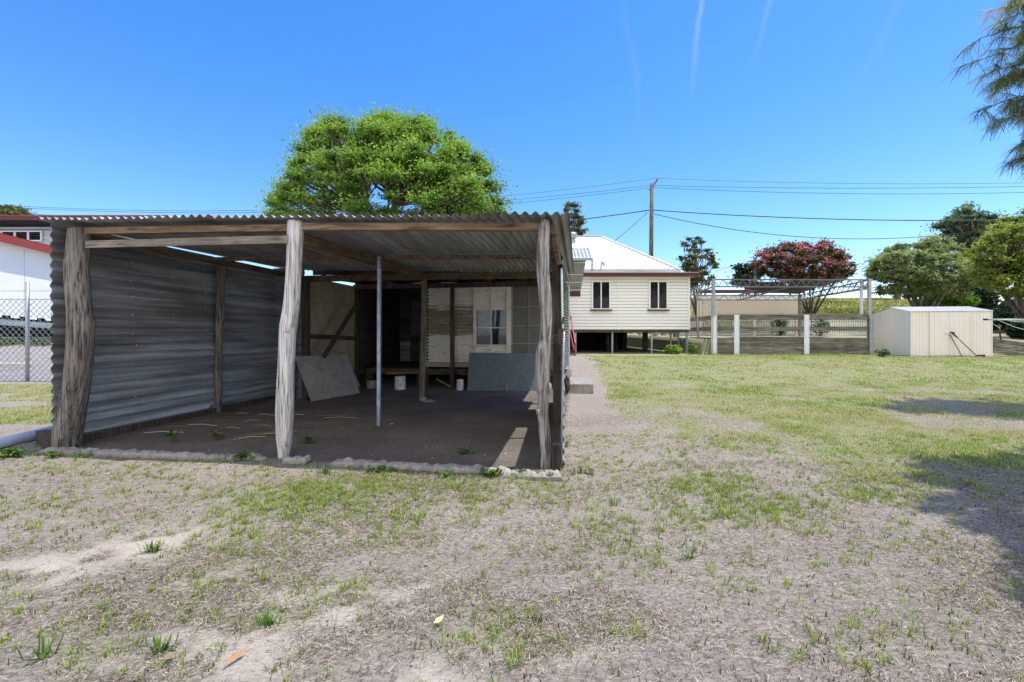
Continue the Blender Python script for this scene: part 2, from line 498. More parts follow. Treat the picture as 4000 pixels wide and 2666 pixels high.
def make_ground():
    xs = np.concatenate([np.array([-600, -400, -260, -170, -120, -90, -65, -48, -36, -28]), np.arange(-22, -12, .5), np.arange(-12, -7, .2), np.arange(-7, 8.5, .07),
                         np.arange(8.5, 9, .06), np.arange(9, 25, .2), np.arange(25, 70, 1.5), np.array([72, 78, 86, 95, 110, 130, 160, 210, 300, 420, 600])])
    ys = np.concatenate([np.array([-300, -120, -50, -20, -8, -3, -1, 0, .6]), np.arange(1.0, 7, .06), np.arange(7, 12.5, .11), np.arange(12.5, 20.4, .2), np.arange(20.4, 22.3, .06),
                         np.arange(22.3, 40, .5), np.arange(40, 90, 1.6), np.array([92, 97, 105, 118, 140, 180, 250, 360, 520, 800])])
    X, Y = np.meshgrid(xs, ys); x = X.ravel(); y = Y.ravel(); z = zg(x, y)
    lawn, tuft, sand, gravel, inside, hillm = ground_maps(x, y, z)
    # micro relief near the camera
    near = (y > .5) & (y < 9)
    z = z + near * (.022 * (fbm(x, y, 3.5) - .5) + .02 * (fbm(x + 9, y, 9) - .5))
    nx, ny = len(xs), len(ys)
    i = np.arange(nx * ny).reshape(ny, nx)
    Q = np.stack([i[:-1, :-1].ravel(), i[:-1, 1:].ravel(), i[1:, 1:].ravel(), i[1:, :-1].ravel()], 1)
    o = np_mesh('ground', np.stack([x, y, z], 1), Q, dict(lawn=np.maximum(lawn, np.clip(tuft, 0, 1) * .5), sand=sand, gravel=gravel, inside=inside.astype(float), hill=hillm), ground_material(), None, True)
    tag(o, 'dry sandy yard of bare soil and thin lawn running back to a grassy hill', 'ground', kind='structure')


make_ground()


def gz(x, y):
    z = zg(x, y)
    near = (y > .5) & (y < 9)
    return z + near * (.022 * (fbm(x, y, 3.5) - .5) + .02 * (fbm(x + 9, y, 9) - .5))


# ------------------------------------------------------------------ grass and straw (uncountable)
def blades(pos, head, h, w, lean, v, name, mat, label, cat, flat=False, kind='stuff'):
    n = len(pos)
    d = np.stack([np.cos(head), np.sin(head), np.zeros(n)], 1)
    s = np.stack([-np.sin(head), np.cos(head), np.zeros(n)], 1) * (w / 2)[:, None]
    up = np.array([0, 0, 1.0])
    if flat:
        p1 = pos + d * (h * .5)[:, None] + up * (h * .5 * lean)[:, None]
        p2 = pos + d * h[:, None] + up * (h * lean * .4)[:, None]
        pos = pos
        tip = .8
    else:
        p1 = pos + d * (h * lean * .35)[:, None] + up * (h * .6)[:, None]
        p2 = pos + d * (h * lean)[:, None] + up * (h * (1 - .25 * lean))[:, None]
        tip = .25
    V = np.stack([pos - s, pos + s, p1 + s * .85, p1 - s * .85, p2 + s * tip, p2 - s * tip], 1).reshape(-1, 3)
    b = np.arange(n) * 6
    Q = np.concatenate([np.stack([b, b + 1, b + 2, b + 3], 1), np.stack([b + 3, b + 2, b + 4, b + 5], 1)])
    o = np_mesh(name, V, Q, dict(v=np.repeat(v, 6)), mat)
    return tag(o, label, cat, kind=kind)


def sample_zone(n, d0, d1, spread=1.28):
    d = np.sqrt(rng.uniform(d0 * d0, d1 * d1, n))
    x = rng.uniform(-spread, spread, n) * 1.125 * d
    return x, d


def make_grass():
    # tufts in the foreground
    x, y = sample_zone(75000, 1.35, 7.2)
    z = zg(x, y); lawn, tuft, sand, gravel, inside, _ = ground_maps(x, y, z)
    dens = tuft * (1 - sand * .75)
    keep = (rng.random(len(x)) < dens * 1.15 * np.clip(y / 4.2, .45, 1)) & (~inside) & (x > -5.9 - .0 * y)
    x, y = x[keep], y[keep]
    k = rng.integers(5, 16, len(x))
    idx = np.repeat(np.arange(len(x)), k)
    n = len(idx)
    an = rng.uniform(0, 6.283, n); r = np.abs(rng.normal(0, .018, n)) + .003
    ts = rng.uniform(.5, 1.25, len(x))[idx]; tv = rng.uniform(-.2, .25, len(x))[idx]
    X = x[idx] + np.cos(an) * r; Y = y[idx] + np.sin(an) * r
    pos = np.stack([X, Y, gz(X, Y) - .004], 1)
    h = rng.uniform(.018, .05, n) * ts; w = rng.uniform(.003, .0065, n)
    v = np.clip(rng.normal(.62, .18, n) + tv, 0, 1)
    v = np.where(rng.random(n) < .17, rng.uniform(0, .2, n), v)
    blades(pos, an + rng.normal(0, .6, n), h, w, rng.uniform(.15, 1.0, n), v, 'grass_tufts', M['grass'],
           'sparse green grass tufts sprouting from the dry foreground soil', 'grass')
    print('tuft blades', n)
    # lawn
    P = []; Hh = []; W = []
    for d0, d1, N, hh, ww in ((4.0, 7.5, 170000, .034, .006), (7.5, 12, 190000, .036, .009), (12, 20.6, 210000, .036, .016)):
        x, y = sample_zone(N, d0, d1, 1.2)
        z = zg(x, y); lawn, tuft, sand, gravel, inside, _ = ground_maps(x, y, z)
        ok = (rng.random(N) < lawn * .8) & (~inside) & ~((x > 16.3) & (x < 20.4) & (y > 18.6)) & ~((y > 19.6) & (x < 8.8) & (x > -1)) & (gravel < .5)
        x, y = x[ok], y[ok]
        P.append(np.stack([x, y, gz(x, y) - .003], 1)); Hh.append(np.full(len(x), hh)); W.append(np.full(len(x), ww))
    P = np.concatenate(P); n = len(P)
    h = np.concatenate(Hh) * rng.uniform(.4, 1.3, n) * (.55 + 1.1 * sstep(.4, .7, fbm(P[:, 0], P[:, 1], 2.2))) * (1 + 1.2 * sstep(19.6, 20.4, P[:, 1])); w = np.concatenate(W) * rng.uniform(.7, 1.3, n)
    green = fbm(P[:, 0], P[:, 1], .55)
    far = sstep(9, 18, P[:, 1])
    g2 = fbm(P[:, 0] + 31, P[:, 1] * 1.5, 1.7)
    pd = np.clip(.48 - (green - .5) * 2.6 - (g2 - .5) * 1.8 - .3 * sstep(16.5, 20, P[:, 1]), .08, .9)
    v = np.where(rng.random(n) < pd, rng.uniform(0, .42, n), rng.uniform(.45, 1, n))
    blades(P, rng.uniform(0, 6.283, n), h, w, rng.uniform(.2, 1.1, n), v, 'lawn_grass', M['lawn'],
           'short yellow green lawn between the old shed and the sleeper wall', 'lawn')
    print('lawn blades', n)
    # straw litter: matted thatch, thin and dense near the camera
    PP = []; HH = []; WW = []; VV = []; HD = []; LN = []
    for d0, d1, N, l0, l1, w0, w1 in ((1.3, 3.0, 230000, .010, .042, .0011, .0024), (3.0, 5.0, 150000, .014, .055, .0018, .0034), (5.0, 8.0, 80000, .02, .07, .003, .005)):
        x, y = sample_zone(N, d0, d1, 1.2)
        z = zg(x, y); lawn, tuft, sand, gravel, inside, _ = ground_maps(x, y, z)
        px, py = to_px(x, y, z)
        cl = fbm(x * .8 + y * .35 + 3, y * 1.6 - x * .5 + 8, 1.5)
        dens = (.22 + .78 * sstep(.40, .56, cl)) * (1 - .97 * np.clip(sand * 1.4, 0, 1)) * (1 - .75 * lawn) * np.where(inside, .03, 1)
        dens = dens * np.where((px < 1100) & (py < 2120), .3, .68)
        dens = dens * (1 - .65 * np.exp(-((px - 2950) / 700) ** 2 - ((py - 2100) / 260) ** 2))
        ok = rng.random(N) < dens
        x, y = x[ok], y[ok]; n = len(x)
        PP.append(np.stack([x, y, gz(x, y) + rng.uniform(.0, .011, n)], 1)); HH.append(rng.uniform(l0, l1, n)); WW.append(rng.uniform(w0, w1, n))
        HD.append(rng.normal(.4, 1.0, n) + np.where(rng.random(n) < .5, math.pi, 0)); VV.append(np.clip(rng.normal(.50, .32, n) - .35 * (rng.random(n) < .3), 0, 1)); LN.append(rng.uniform(-.1, .45, n))
    c = np.concatenate
    blades(c(PP), c(HD), c(HH), c(WW), c(LN), c(VV), 'straw_litter', M['straw'], 'loose dry straw clippings scattered over the bare soil', 'straw', True)
    print('straw', sum(map(len, HH)))
    x, y = sample_zone(5200, 1.35, 7.5)
    z = zg(x, y); lawn, tuft, sand, gravel, inside, _ = ground_maps(x, y, z)
    ok = (rng.random(len(x)) < (1 - lawn) * (1 - .6 * sand)); x, y, ins = x[ok], y[ok], inside[ok]; n = len(x)
    sz = rng.uniform(.002, .007, n) * np.where(rng.random(n) < .08, 2.0, 1); zz = gz(x, y)
    oc = np.array([[1, 0, 0], [0, 1, 0], [-1, 0, 0], [0, -1, 0], [0, 0, .8]]); 
    V = np.stack([x, y, zz], 1)[:, None, :] + oc[None] * sz[:, None, None] * rng.uniform(.6, 1.4, (n, 5, 3))
    b = np.arange(n) * 5
    T = np.concatenate([np.stack([b + i, b + (i + 1) % 4, b + 4], 1) for i in range(4)])
    tag(np_mesh('soil_crumbs', V.reshape(-1, 3), T, dict(v=np.repeat(np.clip(rng.normal(.3, .25, n) + .3 * ins, 0, 1), 5)), M['straw']), 'small soil crumbs and pebbles strewn over the bare ground', 'pebbles', kind='stuff')
    # cut reddish stubs
    x, y = sample_zone(9000, 1.4, 5.5)
    z = zg(x, y); px, py = to_px(x, y, z)
    _, tuft, sand, _, inside, _ = ground_maps(x, y, z)
    dn = .10 + .9 * np.exp(-(((px - 3350) / 420) ** 2 + ((py - 2600) / 120) ** 2)) + .35 * tuft
    ok = (rng.random(len(x)) < dn) & (~inside) & (sand < .4) & (py > 1800)
    x, y = x[ok], y[ok]; k = rng.integers(1, 4, len(x)); idx = np.repeat(np.arange(len(x)), k); n = len(idx)
    X = x[idx] + rng.normal(0, .012, n); Y = y[idx] + rng.normal(0, .012, n)
    blades(np.stack([X, Y, gz(X, Y) - .003], 1), rng.uniform(0, 6.28, n), rng.uniform(.012, .038, n), rng.uniform(.004, .0075, n), rng.uniform(0, .5, n), rng.random(n), 'cut_stems', M['stub'],
           'short reddish brown cut stems poking from the foreground soil', 'stubble')
    # hill growth
    N = 90000
    x = rng.uniform(9, 70, N); y = rng.uniform(41, 80, N)
    z = zg(x, y)
    g = fbm(x, y, .12)
    v = np.clip(.25 + (fbm(x, y + x * .2, .10) - .45) * 3.0 + sstep(55, 72, y) * .35 + rng.normal(0, .12, N), 0, 1)
    blades(np.stack([x, y, z], 1), rng.uniform(0, 6.28, N), rng.uniform(.12, .5, N), rng.uniform(.08, .22, N), rng.uniform(.6, 1.9, N), v, 'hill_grass', M['hillgrass'],
           'long yellow green and pinkish grass covering the hill behind the fence', 'grass')


make_grass()


# ------------------------------------------------------------------ corrugated sheet
def corrugated(mb, p0, du, dv, lu, lv, pitch, amp, nrm, su=1, sheet=.0, jog=0.0, ojog=0.0, perseg=8, sag=0.0):
    """ridges run along du (length lu); waves progress along dv (length lv)"""
    p0 = Vector(p0); du = Vector(du).normalized(); dv = Vector(dv).normalized(); nrm = Vector(nrm).normalized()
    sheets = [(0, lv)]
    if sheet:
        k = max(1, round(lv / sheet)); sheets = [(lv * i / k, lv * (i + 1) / k + (pitch * .5 if i < k - 1 else 0)) for i in range(k)]
    for si, (a, b) in enumerate(sheets):
        oj = random.uniform(-ojog, ojog); o0 = random.uniform(-jog, jog); o1 = random.uniform(-jog, jog)
        nn = max(4, int((b - a) / pitch * perseg))
        vs = []; fs = []
        sh = random.random()
        for j in range(su + 1):
            for i in range(nn + 1):
                vv = a + (b - a) * i / nn
                uu = lu * j / su + (oj if j in (0, su) else 0)
                off = amp * math.sin(2 * math.pi * vv / pitch) + o0 + (o1 - o0) * i / nn + si % 2 * .003
                off += sag * math.sin(math.pi * j / su)
                vs.append(p0 + du * uu + dv * vv + nrm * off)
        for j in range(su):
            for i in range(nn):
                q = j * (nn + 1) + i
                fs.append((q, q + 1, q + nn + 2, q + nn + 1))
        mb.add(vs, fs, sh)


def log_post(mb, prof, d, extra=None, n=18, lump=.10):
    """prof: list of (y, x0, x1) pixels at depth d"""
    ys = [p[0] for p in prof]
    pts = []; rad = []
    N = 44
    for i in range(N + 1):
        y = ys[-1] + (ys[0] - ys[-1]) * i / N
        x0 = np.interp(y, ys, [p[1] for p in prof]); x1 = np.interp(y, ys, [p[2] for p in prof])
        c = A((x0 + x1) / 2, y, d); pts.append(c); rad.append((x1 - x0) / 2 * d / F)
    pts[0].z -= .15
    vs = []; fs = []
    for i, p in enumerate(pts):
        for k in range(n):
            an = 2 * math.pi * k / n
            q = Vector((math.cos(an), math.sin(an), 0))
            ln = mnoise.noise(Vector((q.x * 3.2, q.y * 3.2, p.z * .55 + d))) * lump + mnoise.noise(Vector((q.x * 9, q.y * 9, p.z * 1.4 + d))) * lump * .55
            vs.append(p + q * rad[i] * (1 + ln))
    for i in range(len(pts) - 1):
        for k in range(n):
            fs.append((i * n + k, i * n + (k + 1) % n, (i + 1) * n + (k + 1) % n, (i + 1) * n + k))
    e = (len(pts) - 1) * n
    fs.append(tuple(range(e, e + n)))
    mb.add(vs, fs)


# ------------------------------------------------------------------ lean-to shed
def roof_z(s, t): return 2.585 + .027 * s + .014 * t


def lean_to():
    R = thing('lean_to_shed', 'old open fronted lean-to of grey log posts and rusty corrugated iron sheets', 'shed', Lp(3, 2, 0))
    # front posts
    mb = MB(); log_post(mb, [(898, 276, 348), (1000, 266, 342), (1040, 261, 337), (1140, 264, 344), (1200, 270, 350), (1262, 274, 361), (1310, 273, 357), (1415, 268, 352), (1545, 252, 334), (1690, 219, 308), (1745, 214, 302)], 5.57)
    for k in range(9):   # dead vine on the post foot
        x = random.uniform(225, 300); pts = [A(x + random.uniform(-25, 25), 1500 + 40 * j + random.uniform(-12, 12), 5.44) for j in range(7)]
        mb.tube(pts, .004, 4)
    mb.build('post', M['dark_log'], R, True, 'stout crooked dark grey log post')
    mb = MB(); log_post(mb, [(866, 1126, 1186), (1005, 1123, 1180), (1158, 1113, 1171), (1245, 1100, 1163), (1265, 1095, 1161), (1311, 1092, 1154), (1439, 1087, 1148), (1546, 1081, 1146), (1610, 1078, 1144), (1721, 1081, 1138), (1750, 1086, 1134), (1795, 1088, 1124)], 5.11)
    mb.tube([A(1123, 1270, 5.04), A(1122, 1300, 5.02)], [.030, .02], 8)
    mb.build('post', M['pale_log'], R, True).__setitem__('label', 'pale silver log post with a knot halfway')
    mb = MB(); log_post(mb, [(861, 2112, 2148), (900, 2105, 2148), (953, 2097, 2147), (1060, 2096, 2146), (1158, 2104, 2156), (1240, 2112, 2158), (1310, 2110, 2153), (1355, 2098, 2151), (1364, 2092, 2150), (1430, 2090, 2148), (1511, 2088, 2150), (1530, 2096, 2148), (1565, 2100, 2145), (1619, 2097, 2142), (1640, 2101, 2144), (1701, 2104, 2150), (1782, 2110, 2153), (1822, 2108, 2154)], 4.77, lump=.2)
    mb.tube([A(2146, 1495, 4.7), A(2150, 1515, 4.68), A(2147, 1540, 4.7)], [.012, .02, .01], 8)
    mb.tube([A(2100, 1600, 4.68), A(2103, 1625, 4.68)], [.02, .014], 8)
    mb.build('post', M['grey_log'], R, True).__setitem__('label', 'gnarled weathered log post with knots')
    # squared posts
    def post(s, t, w, z1, m='dark_wood', z0=-.05, dx=0, lab=None):
        mb = MB(); mb.beam(Lp(s, t, z0), Lp(s, t, z1) + Vector((dx, 0, 0)), w, w * .9, U, seg=6, wob=.004)
        o = mb.build('post', M[m], R)
        if lab: o['label'] = lab
    mb = MB(); p = [(1010, 849, 882), (1090, 849, 880), (1140, 848, 879), (1250, 842, 874), (1370, 838, 868), (1480, 833, 866), (1607, 831, 862)]
    log_post(mb, p, 8.1, n=12, lump=.12); mb.build('post', M['dark_log'], R, True).__setitem__('label', 'thin log post against the left iron wall')
    post(5.36, 4.15, .13, 2.6, 'dark_wood'); post(5.58, 4.0, .10, 2.6, 'dark_wood')
    mb = MB(); p = [(1090, 1645, 1668), (1200, 1645, 1666), (1300, 1643, 1664), (1430, 1639, 1661), (1567, 1637, 1659)]
    log_post(mb, p, 9.6, n=10, lump=.1); mb.build('post', M['dark_log'], R, True).__setitem__('label', 'slim middle post under the rear beam')
    mb = MB(); mb.beam(A(2176, 1665, 7.0), A(2171, 1010, 7.0), .11, .10, U, seg=5, wob=.004); mb.build('post', M['dark_wood'], R)
    mb = MB(); mb.beam(Lp(-.02, 4.4, -.05), Lp(-.02, 4.4, 2.6), .1, .1, U); mb.build('post', M['dark_wood'], R)
    # short stub at the front corner with dead grass over it
    mb = MB(); mb.beam(A(2174, 1840, 4.66), A(2175, 1735, 4.66), .072, .08, U, seg=3, wob=.004)
    for k in range(14):
        x = random.uniform(2160, 2190); mb.tube([A(x, 1732, 4.62), A(x + random.uniform(-8, 8), 1726, 4.60), A(x + random.uniform(-12, 12), 1770, 4.60), A(x + random.uniform(-14, 14), 1835, 4.60)], .0022, 3)
    mb.build('corner_stub', M['dark_wood'], R)
    # prop
    mb = MB(); mb.beam(A(1480, 1662, 6.95), A(1482, 1003, 6.95), .05, .045, U)
    mb.build('steel_prop', M['prop_galv'], R).__setitem__('label', 'square galvanised steel prop')
    # front beam (two lengths), grey lath, rear beam
    mb = MB(); mb.beam(A(300, 905, 5.6), A(1130, 893, 5.16), .08, .075, seg=5, wob=.003); mb.build('beam', M['beam_wood'], R)
    mb = MB(); mb.beam(A(1180, 888, 5.12), A(2125, 889, 4.82), .08, .075, seg=5, wob=.003); mb.build('beam', M['beam_wood'], R)
    mb = MB(); mb.beam(A(338, 956, 5.50), A(1128, 936, 5.05), .03, .085, seg=5, wob=.002); mb.build('beam', M['grey_beam'], R)
    mb = MB(); mb.beam(Lp(5.9, 4.5, 2.60), Lp(2.6, 4.5, 2.60), .1, .13, seg=4, wob=.004); mb.build('beam', M['rafter_wood'], R)
    mb = MB(); mb.beam(Lp(2.6, 4.47, 2.60), Lp(-.05, 4.47, 2.585), .1, .13, seg=4, wob=.004); mb.build('beam', M['rafter_wood'], R)
    # rafters and purlins
    mb = MB(); mb.beam(Lp(2.82, .12, 2.50), Lp(2.82, 4.4, 2.57), .07, .14, seg=4, wob=.004); mb.build('rafter', M['rafter_wood'], R)
    mb = MB(); mb.beam(Lp(5.88, .1, 2.62), Lp(5.88, 4.4, 2.67), .06, .09); mb.build('rafter', M['rafter_wood'], R)
    mb = MB(); mb.beam(Lp(-.08, .05, 2.50), Lp(-.02, 4.4, 2.57), .06, .10); mb.build('rafter', M['rafter_wood'], R)
    mb = MB(); mb.beam(A(2165, 925, 4.9), A(2183, 1025, 5.3), .045, .07); mb.build('brace', M['beam_wood'], R)
    mb = MB(); mb.beam(Lp(5.85, 2.05, 2.645), Lp(2.9, 2.05, 2.60), .05, .06, seg=4, wob=.003); mb.build('purlin', M['rafter_wood'], R)
    mb = MB(); mb.beam(Lp(2.75, 2.05, 2.60), Lp(-.05, 2.05, 2.545), .05, .06, seg=4, wob=.003); mb.build('purlin', M['rafter_wood'], R)
    # roof: waves run across, ridges along depth
    mb = MB(); s0 = -.27; s1 = 6.12
    p0 = Lp(s0, -.20, roof_z(s0, -.2) + .028)
    dv = Lp(s1, -.2, roof_z(s1, -.2)) - Lp(s0, -.2, roof_z(s0, -.2)); du = Lp(0, 4.95, roof_z(0, 4.95)) - Lp(0, 0, roof_z(0, 0))
    corrugated(mb, p0, du, dv, 4.95, dv.length, .105, .0185, (0, 0, 1), 3, .85, .010, .02, 10)
    mb.build('roof', M['roof_iron'], R, True)
    # ragged end: one wider lip on the right
    # left wall: ridges along depth, three tiers by two sheets
    zb = .06; tiers = 3; lt = 2.762 - zb
    for ti in range(tiers):
        for (ta, tb, off) in ((-.05, 2.45, 0), (2.38, 4.2, .006)):
            mb = MB()
            z0 = zb + lt * ti / tiers - (.03 if ti else 0) + (.10 * (1 - ta / 2.5) if ti == 0 else 0)
            corrugated(mb, Lp(6.03 + off + .010 * ti, ta, z0), U, (0, 0, 1), tb - ta, zb + lt * (ti + 1) / tiers - z0, .124, .02, E, 2, 0, .006, .012, 10)
            mb.build('wall_sheet', M['wall_iron'], R, True)
    mb = MB(); corrugated(mb, Lp(6.14, 4.17, .05), E * -1, (0, 0, 1), .74, 2.75, .124, .018, U, 1); mb.build('wall_sheet', M['wall_iron'], R, True)
    # sleeper and soil board under the wall
    mb = MB(); mb.beam(Lp(6.0, -.15, .02), Lp(6.05, 4.2, .0), .12, .16, seg=4, wob=.01); mb.beam(A(160, 1712, 5.75), A(228, 1722, 5.6), .1, .2)
    mb.build('sill_log', M['dark_wood'], R)
    # pale discs standing in for daylight through nail holes
    for t, zs in ((.95, 9), (2.2, 11), (3.3, 9), (.35, 3), (1.55, 4), (2.7, 3)):
        for k in range(zs):
            z = .3 + 2.25 * (k + random.uniform(-.3, .3) + .5) / zs; tt = t + random.uniform(-.05, .05)
            c = Lp(5.995, tt, z); mb = MB(); mb.tube([c - E * 0.004, c + E * .0], .010 * random.uniform(.6, 1.1), 6)
            mb.build('nail_hole_light', M['bldg_white'], R)
    # right wall: low sheet in front, closed bay, low opening at the back
    wr = lambda t: -.20 + .042 * t
    def rsheet(t0, t1, z0, z1, m):
        mb = MB(); a = Lp(wr(t0), t0, z0); b = Lp(wr(t1), t1, z0)
        corrugated(mb, a, (b - a), (0, 0, 1), (b - a).length, z1 - z0, .124, .014, -E, 2, .9, .003, .0, 8)
        return mb.build('wall_sheet', M[m], R, True)
    rsheet(-.02, 2.15, .02, 1.58, 'galv'); rsheet(2.1, 3.75, .02, 2.58, 'wall_iron'); rsheet(3.75, 4.5, .02, .75, 'wall_iron')
    mb = MB(); mb.tube([A(2193, 1815, 4.68), A(2197, 1560, 4.70), A(2200, 1420, 4.71), A(2203, 1296, 4.72)], [.011, .012, .0125, .0125], 8)
    mb.build('edge_pipe', M['galv'], R, True)
    mb = MB(); mb.beam(A(2186, 1345, 4.75), A(2186, 1285, 4.75), .035, .03)
    for k in range(4): mb.tube([A(2150, 1318 + 8 * k, 4.72), A(2170, 1312 + 8 * k, 4.68), A(2203, 1300 + 6 * k, 4.68)], .0028, 4)
    mb.build('wire_tie', M['rust'], R)
    mb = MB(); mb.slab([A(2191, 1050, 6.1), A(2199, 1050, 6.15), A(2202, 1290, 6.15), A(2196, 1290, 6.1)], .006)
    mb.build('wall_panel', M['green_sheet'], R).__setitem__('label', 'narrow pale green sheet on the right side')
    # cobweb rags under the roof, hanging vine
    mb = MB()
    for k in range(5):
        a = Lp(1.8 + .12 * k, 1.0 + .2 * random.random(), 2.56); mb.tube([a, a + Vector((.05, 0, -.05)), a + Vector((.1, 0, -.03))], .004, 3)
    mb.tube([A(520, 1168, 6.6), A(545, 1172, 6.6), A(562, 1200, 6.6), A(560, 1210, 6.6), A(590, 1195, 6.6), A(605, 1215, 6.6), A(600, 1232, 6.6), A(590, 1220, 6.6), A(600, 1250, 6.6), A(620, 1262, 6.6)], .004, 4)
    mb.build('dead_vine', M['straw'], R)
    return R


lean_to()


# ------------------------------------------------------------------ lapped boards
def boards(mb, p0, p1, z0, z1, n, nrm, lap=.018, holes=(), groove=.14):
    p0 = Vector(p0); p1 = Vector(p1); nrm = Vector(nrm).normalized(); L = (p1 - p0).length; d = (p1 - p0) / L
    for i in range(n):
        a = z0 + (z1 - z0) * i / n; b = z0 + (z1 - z0) * (i + 1) / n
        spans = [(0, L)]
        for h0, h1, hz0, hz1 in holes:
            if b > hz0 and a < hz1:
                ns = []
                for s0, s1 in spans:
                    if h0 > s0: ns.append((s0, min(h0, s1)))
                    if h1 < s1: ns.append((max(h1, s0), s1))
                spans = [q for q in ns if q[1] - q[0] > .01]
        g = (b - a) * groove
        for s0, s1 in spans:
            q0 = p0 + d * s0; q1 = p0 + d * s1; up = Vector((0, 0, 1))
            o = nrm * lap; k = nrm * -lap * 1.2; ag = a + g
            vs = [q0 + o + up * ag, q1 + o + up * ag, q1 + nrm * .004 + up * b, q0 + nrm * .004 + up * b, q0 + k + up * ag, q1 + k + up * ag, q1 + k + up * (a - .001), q0 + k + up * (a - .001)]
            mb.add(vs, [(0, 1, 2, 3), (4, 5, 1, 0), (7, 6, 5, 4)])


# ------------------------------------------------------------------ timber hut
def hut():
    R = thing('timber_hut', 'old weatherboard hut with flaking cream boards and sash window behind the lean-to', 'hut', Lp(2.7, 8, 0))
    N = -U
    T = 6.5
    z0, z1 = .66, 2.56
    def front(sa, sb): return Lp(sa, T), Lp(sb, T)
    mb = MB(); a, b = front(3.52, 2.27); boards(mb, a, b, z0, z1, 22, N, .02, (), .2); mb.build('wall', M['hut_front'], R)
    mb = MB(); mb.beam(Lp(3.53, T - .02, z0 - .02), Lp(3.53, T - .02, z1), .05, .05, U); mb.build('corner_stop', M['hut_dirty'], R)
    # window bay
    sa, sb = 2.27, 1.29
    fr = MB()
    def fb(s_a, za, s_b, zb, w=.06, d=.05, o=.02): fr.beam(Lp(s_a, T - o, za), Lp(s_b, T - o, zb), d, w, up=(0, 0, 1) if abs(za - zb) < .01 else E)
    fr.beam(Lp(2.23, T - .02, .9), Lp(2.23, T - .02, 2.56), .05, .08, up=E); fr.beam(Lp(1.36, T - .02, .9), Lp(1.36, T - .02, 2.56), .05, .12, up=E)
    fb(2.19, 2.535, 1.42, 2.535, .05); fb(2.19, .93, 1.42, .93, .05)
    win = fr.build('window', M['hut_trim'], R)
    mb = MB(); mb.slab([Lp(2.19, T + .01, 1.99), Lp(1.42, T + .01, 1.99), Lp(1.42, T + .01, 2.51), Lp(2.19, T + .01, 2.51)], .012); mb.build('panel', M['hut_trim'], win)
    mb = MB(); mb.slab([Lp(2.19, T + .01, .95), Lp(1.42, T + .01, .95), Lp(1.42, T + .01, 1.09), Lp(2.19, T + .01, 1.09)], .012); mb.build('panel', M['hut_trim'], win)
    mb = MB()
    for z in (1.10, 1.54, 2.0, 2.43): mb.beam(Lp(2.19, T - .012, z), Lp(1.42, T - .012, z), .03, .032)
    mb.beam(Lp(1.81, T - .010, .95), Lp(1.81, T - .010, 2.5), .03, .026, up=E)
    mb.build('sash', M['hut_trim'], win)
    mb = MB(); mb.poly([Lp(2.18, T + .02, 1.1), Lp(1.43, T + .02, 1.1), Lp(1.43, T + .02, 2.0), Lp(2.18, T + .02, 2.0)]); mb.build('pane', M['clear_glass'], win)
    # fibro panels with cover strips
    mb = MB(); mb.slab([Lp(1.29, T, .5), Lp(.12, T, .5), Lp(.12, T, 2.56), Lp(1.29, T, 2.56)], -.02); mb.build('wall_panel', M['fibro'], R)
    mb = MB()
    for s in (1.27, .86, .45, .14): mb.beam(Lp(s, T - .012, .5), Lp(s, T - .012, 2.56), .012, .014, up=E)
    for z in (1.15, 1.60, 2.06): mb.beam(Lp(1.29, T - .016, z), Lp(.12, T - .016, z), .012, .014)
    mb.build('cover_strip', M['hut_dirty'], R)
    # skirting boards, bearers, floor
    mb = MB(); mb.beam(Lp(3.52, T - .03, .60), Lp(1.3, T - .03, .60), .03, .11); mb.build('skirting', M['hut_dirty'], R)
    mb = MB(); mb.beam(Lp(5.45, T + .05, .40), Lp(.15, T + .05, .40), .1, .11, seg=5, wob=.006); mb.build('bearer', M['plank_floor'], R)
    mb = MB(); mb.beam(Lp(4.45, T - .28, .385), Lp(3.55, T - .28, .42), .1, .055); mb.build('bearer', M['beam_wood'], R).__setitem__('label', 'fresh brown plank lying on the white stump')
    mb = MB()
    for k in range(14): mb.beam(Lp(5.45, T + .08 + .23 * k, .47 + .002 * (k % 2)), Lp(.15, T + .08 + .23 * k, .47 + .002 * (k % 2)), .215, .03)
    mb.build('floor', M['plank_floor'], R)
    # posts at front, brace
    mb = MB(); mb.beam(Lp(2.78, T - .16, .08), Lp(2.78, T - .16, 2.6), .095, .08, U, seg=4, wob=.003); mb.build('post', M['dark_wood'], R)
    mb = MB(); mb.beam(Lp(5.42, T, .0), Lp(5.42, T, 2.6), .12, .12, U); mb.build('post', M['dark_wood'], R)
    mb = MB(); mb.beam(Lp(3.50, T + .03, .4), Lp(3.50, T + .03, 2.6), .09, .09, U); mb.build('post', M['dark_wood'], R)
    # left side wall of cream sheeting with rail and brace
    mb = MB(); mb.slab([Lp(5.47, 4.2, .10), Lp(5.47, T, .10), Lp(5.47, T, 2.63), Lp(5.47, 4.2, 2.63)], .02); mb.build('side_wall', M['creamboard'], R)
    mb = MB(); mb.beam(Lp(5.42, 4.25, 1.34), Lp(5.42, T - .05, 1.27), .08, .10); mb.build('rail', M['dark_wood'], R)
    mb = MB(); mb.beam(A(1265, 1395, 9.9), A(1398, 1180, 11.2), .05, .10); mb.build('brace', M['dark_wood'], R)
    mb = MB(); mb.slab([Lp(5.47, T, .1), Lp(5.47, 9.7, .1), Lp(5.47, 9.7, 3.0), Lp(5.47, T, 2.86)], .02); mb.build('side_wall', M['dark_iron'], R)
    # back bay, partition and back wall
    mb = MB(); a = Lp(5.47, 9.5, .45); corrugated(mb, a, (0, 0, 1), -E, 2.58, 1.97, .1, .014, -U, 1, .7, .01, .02, 8); mb.build('bay_wall', M['dark_iron'], R, True)
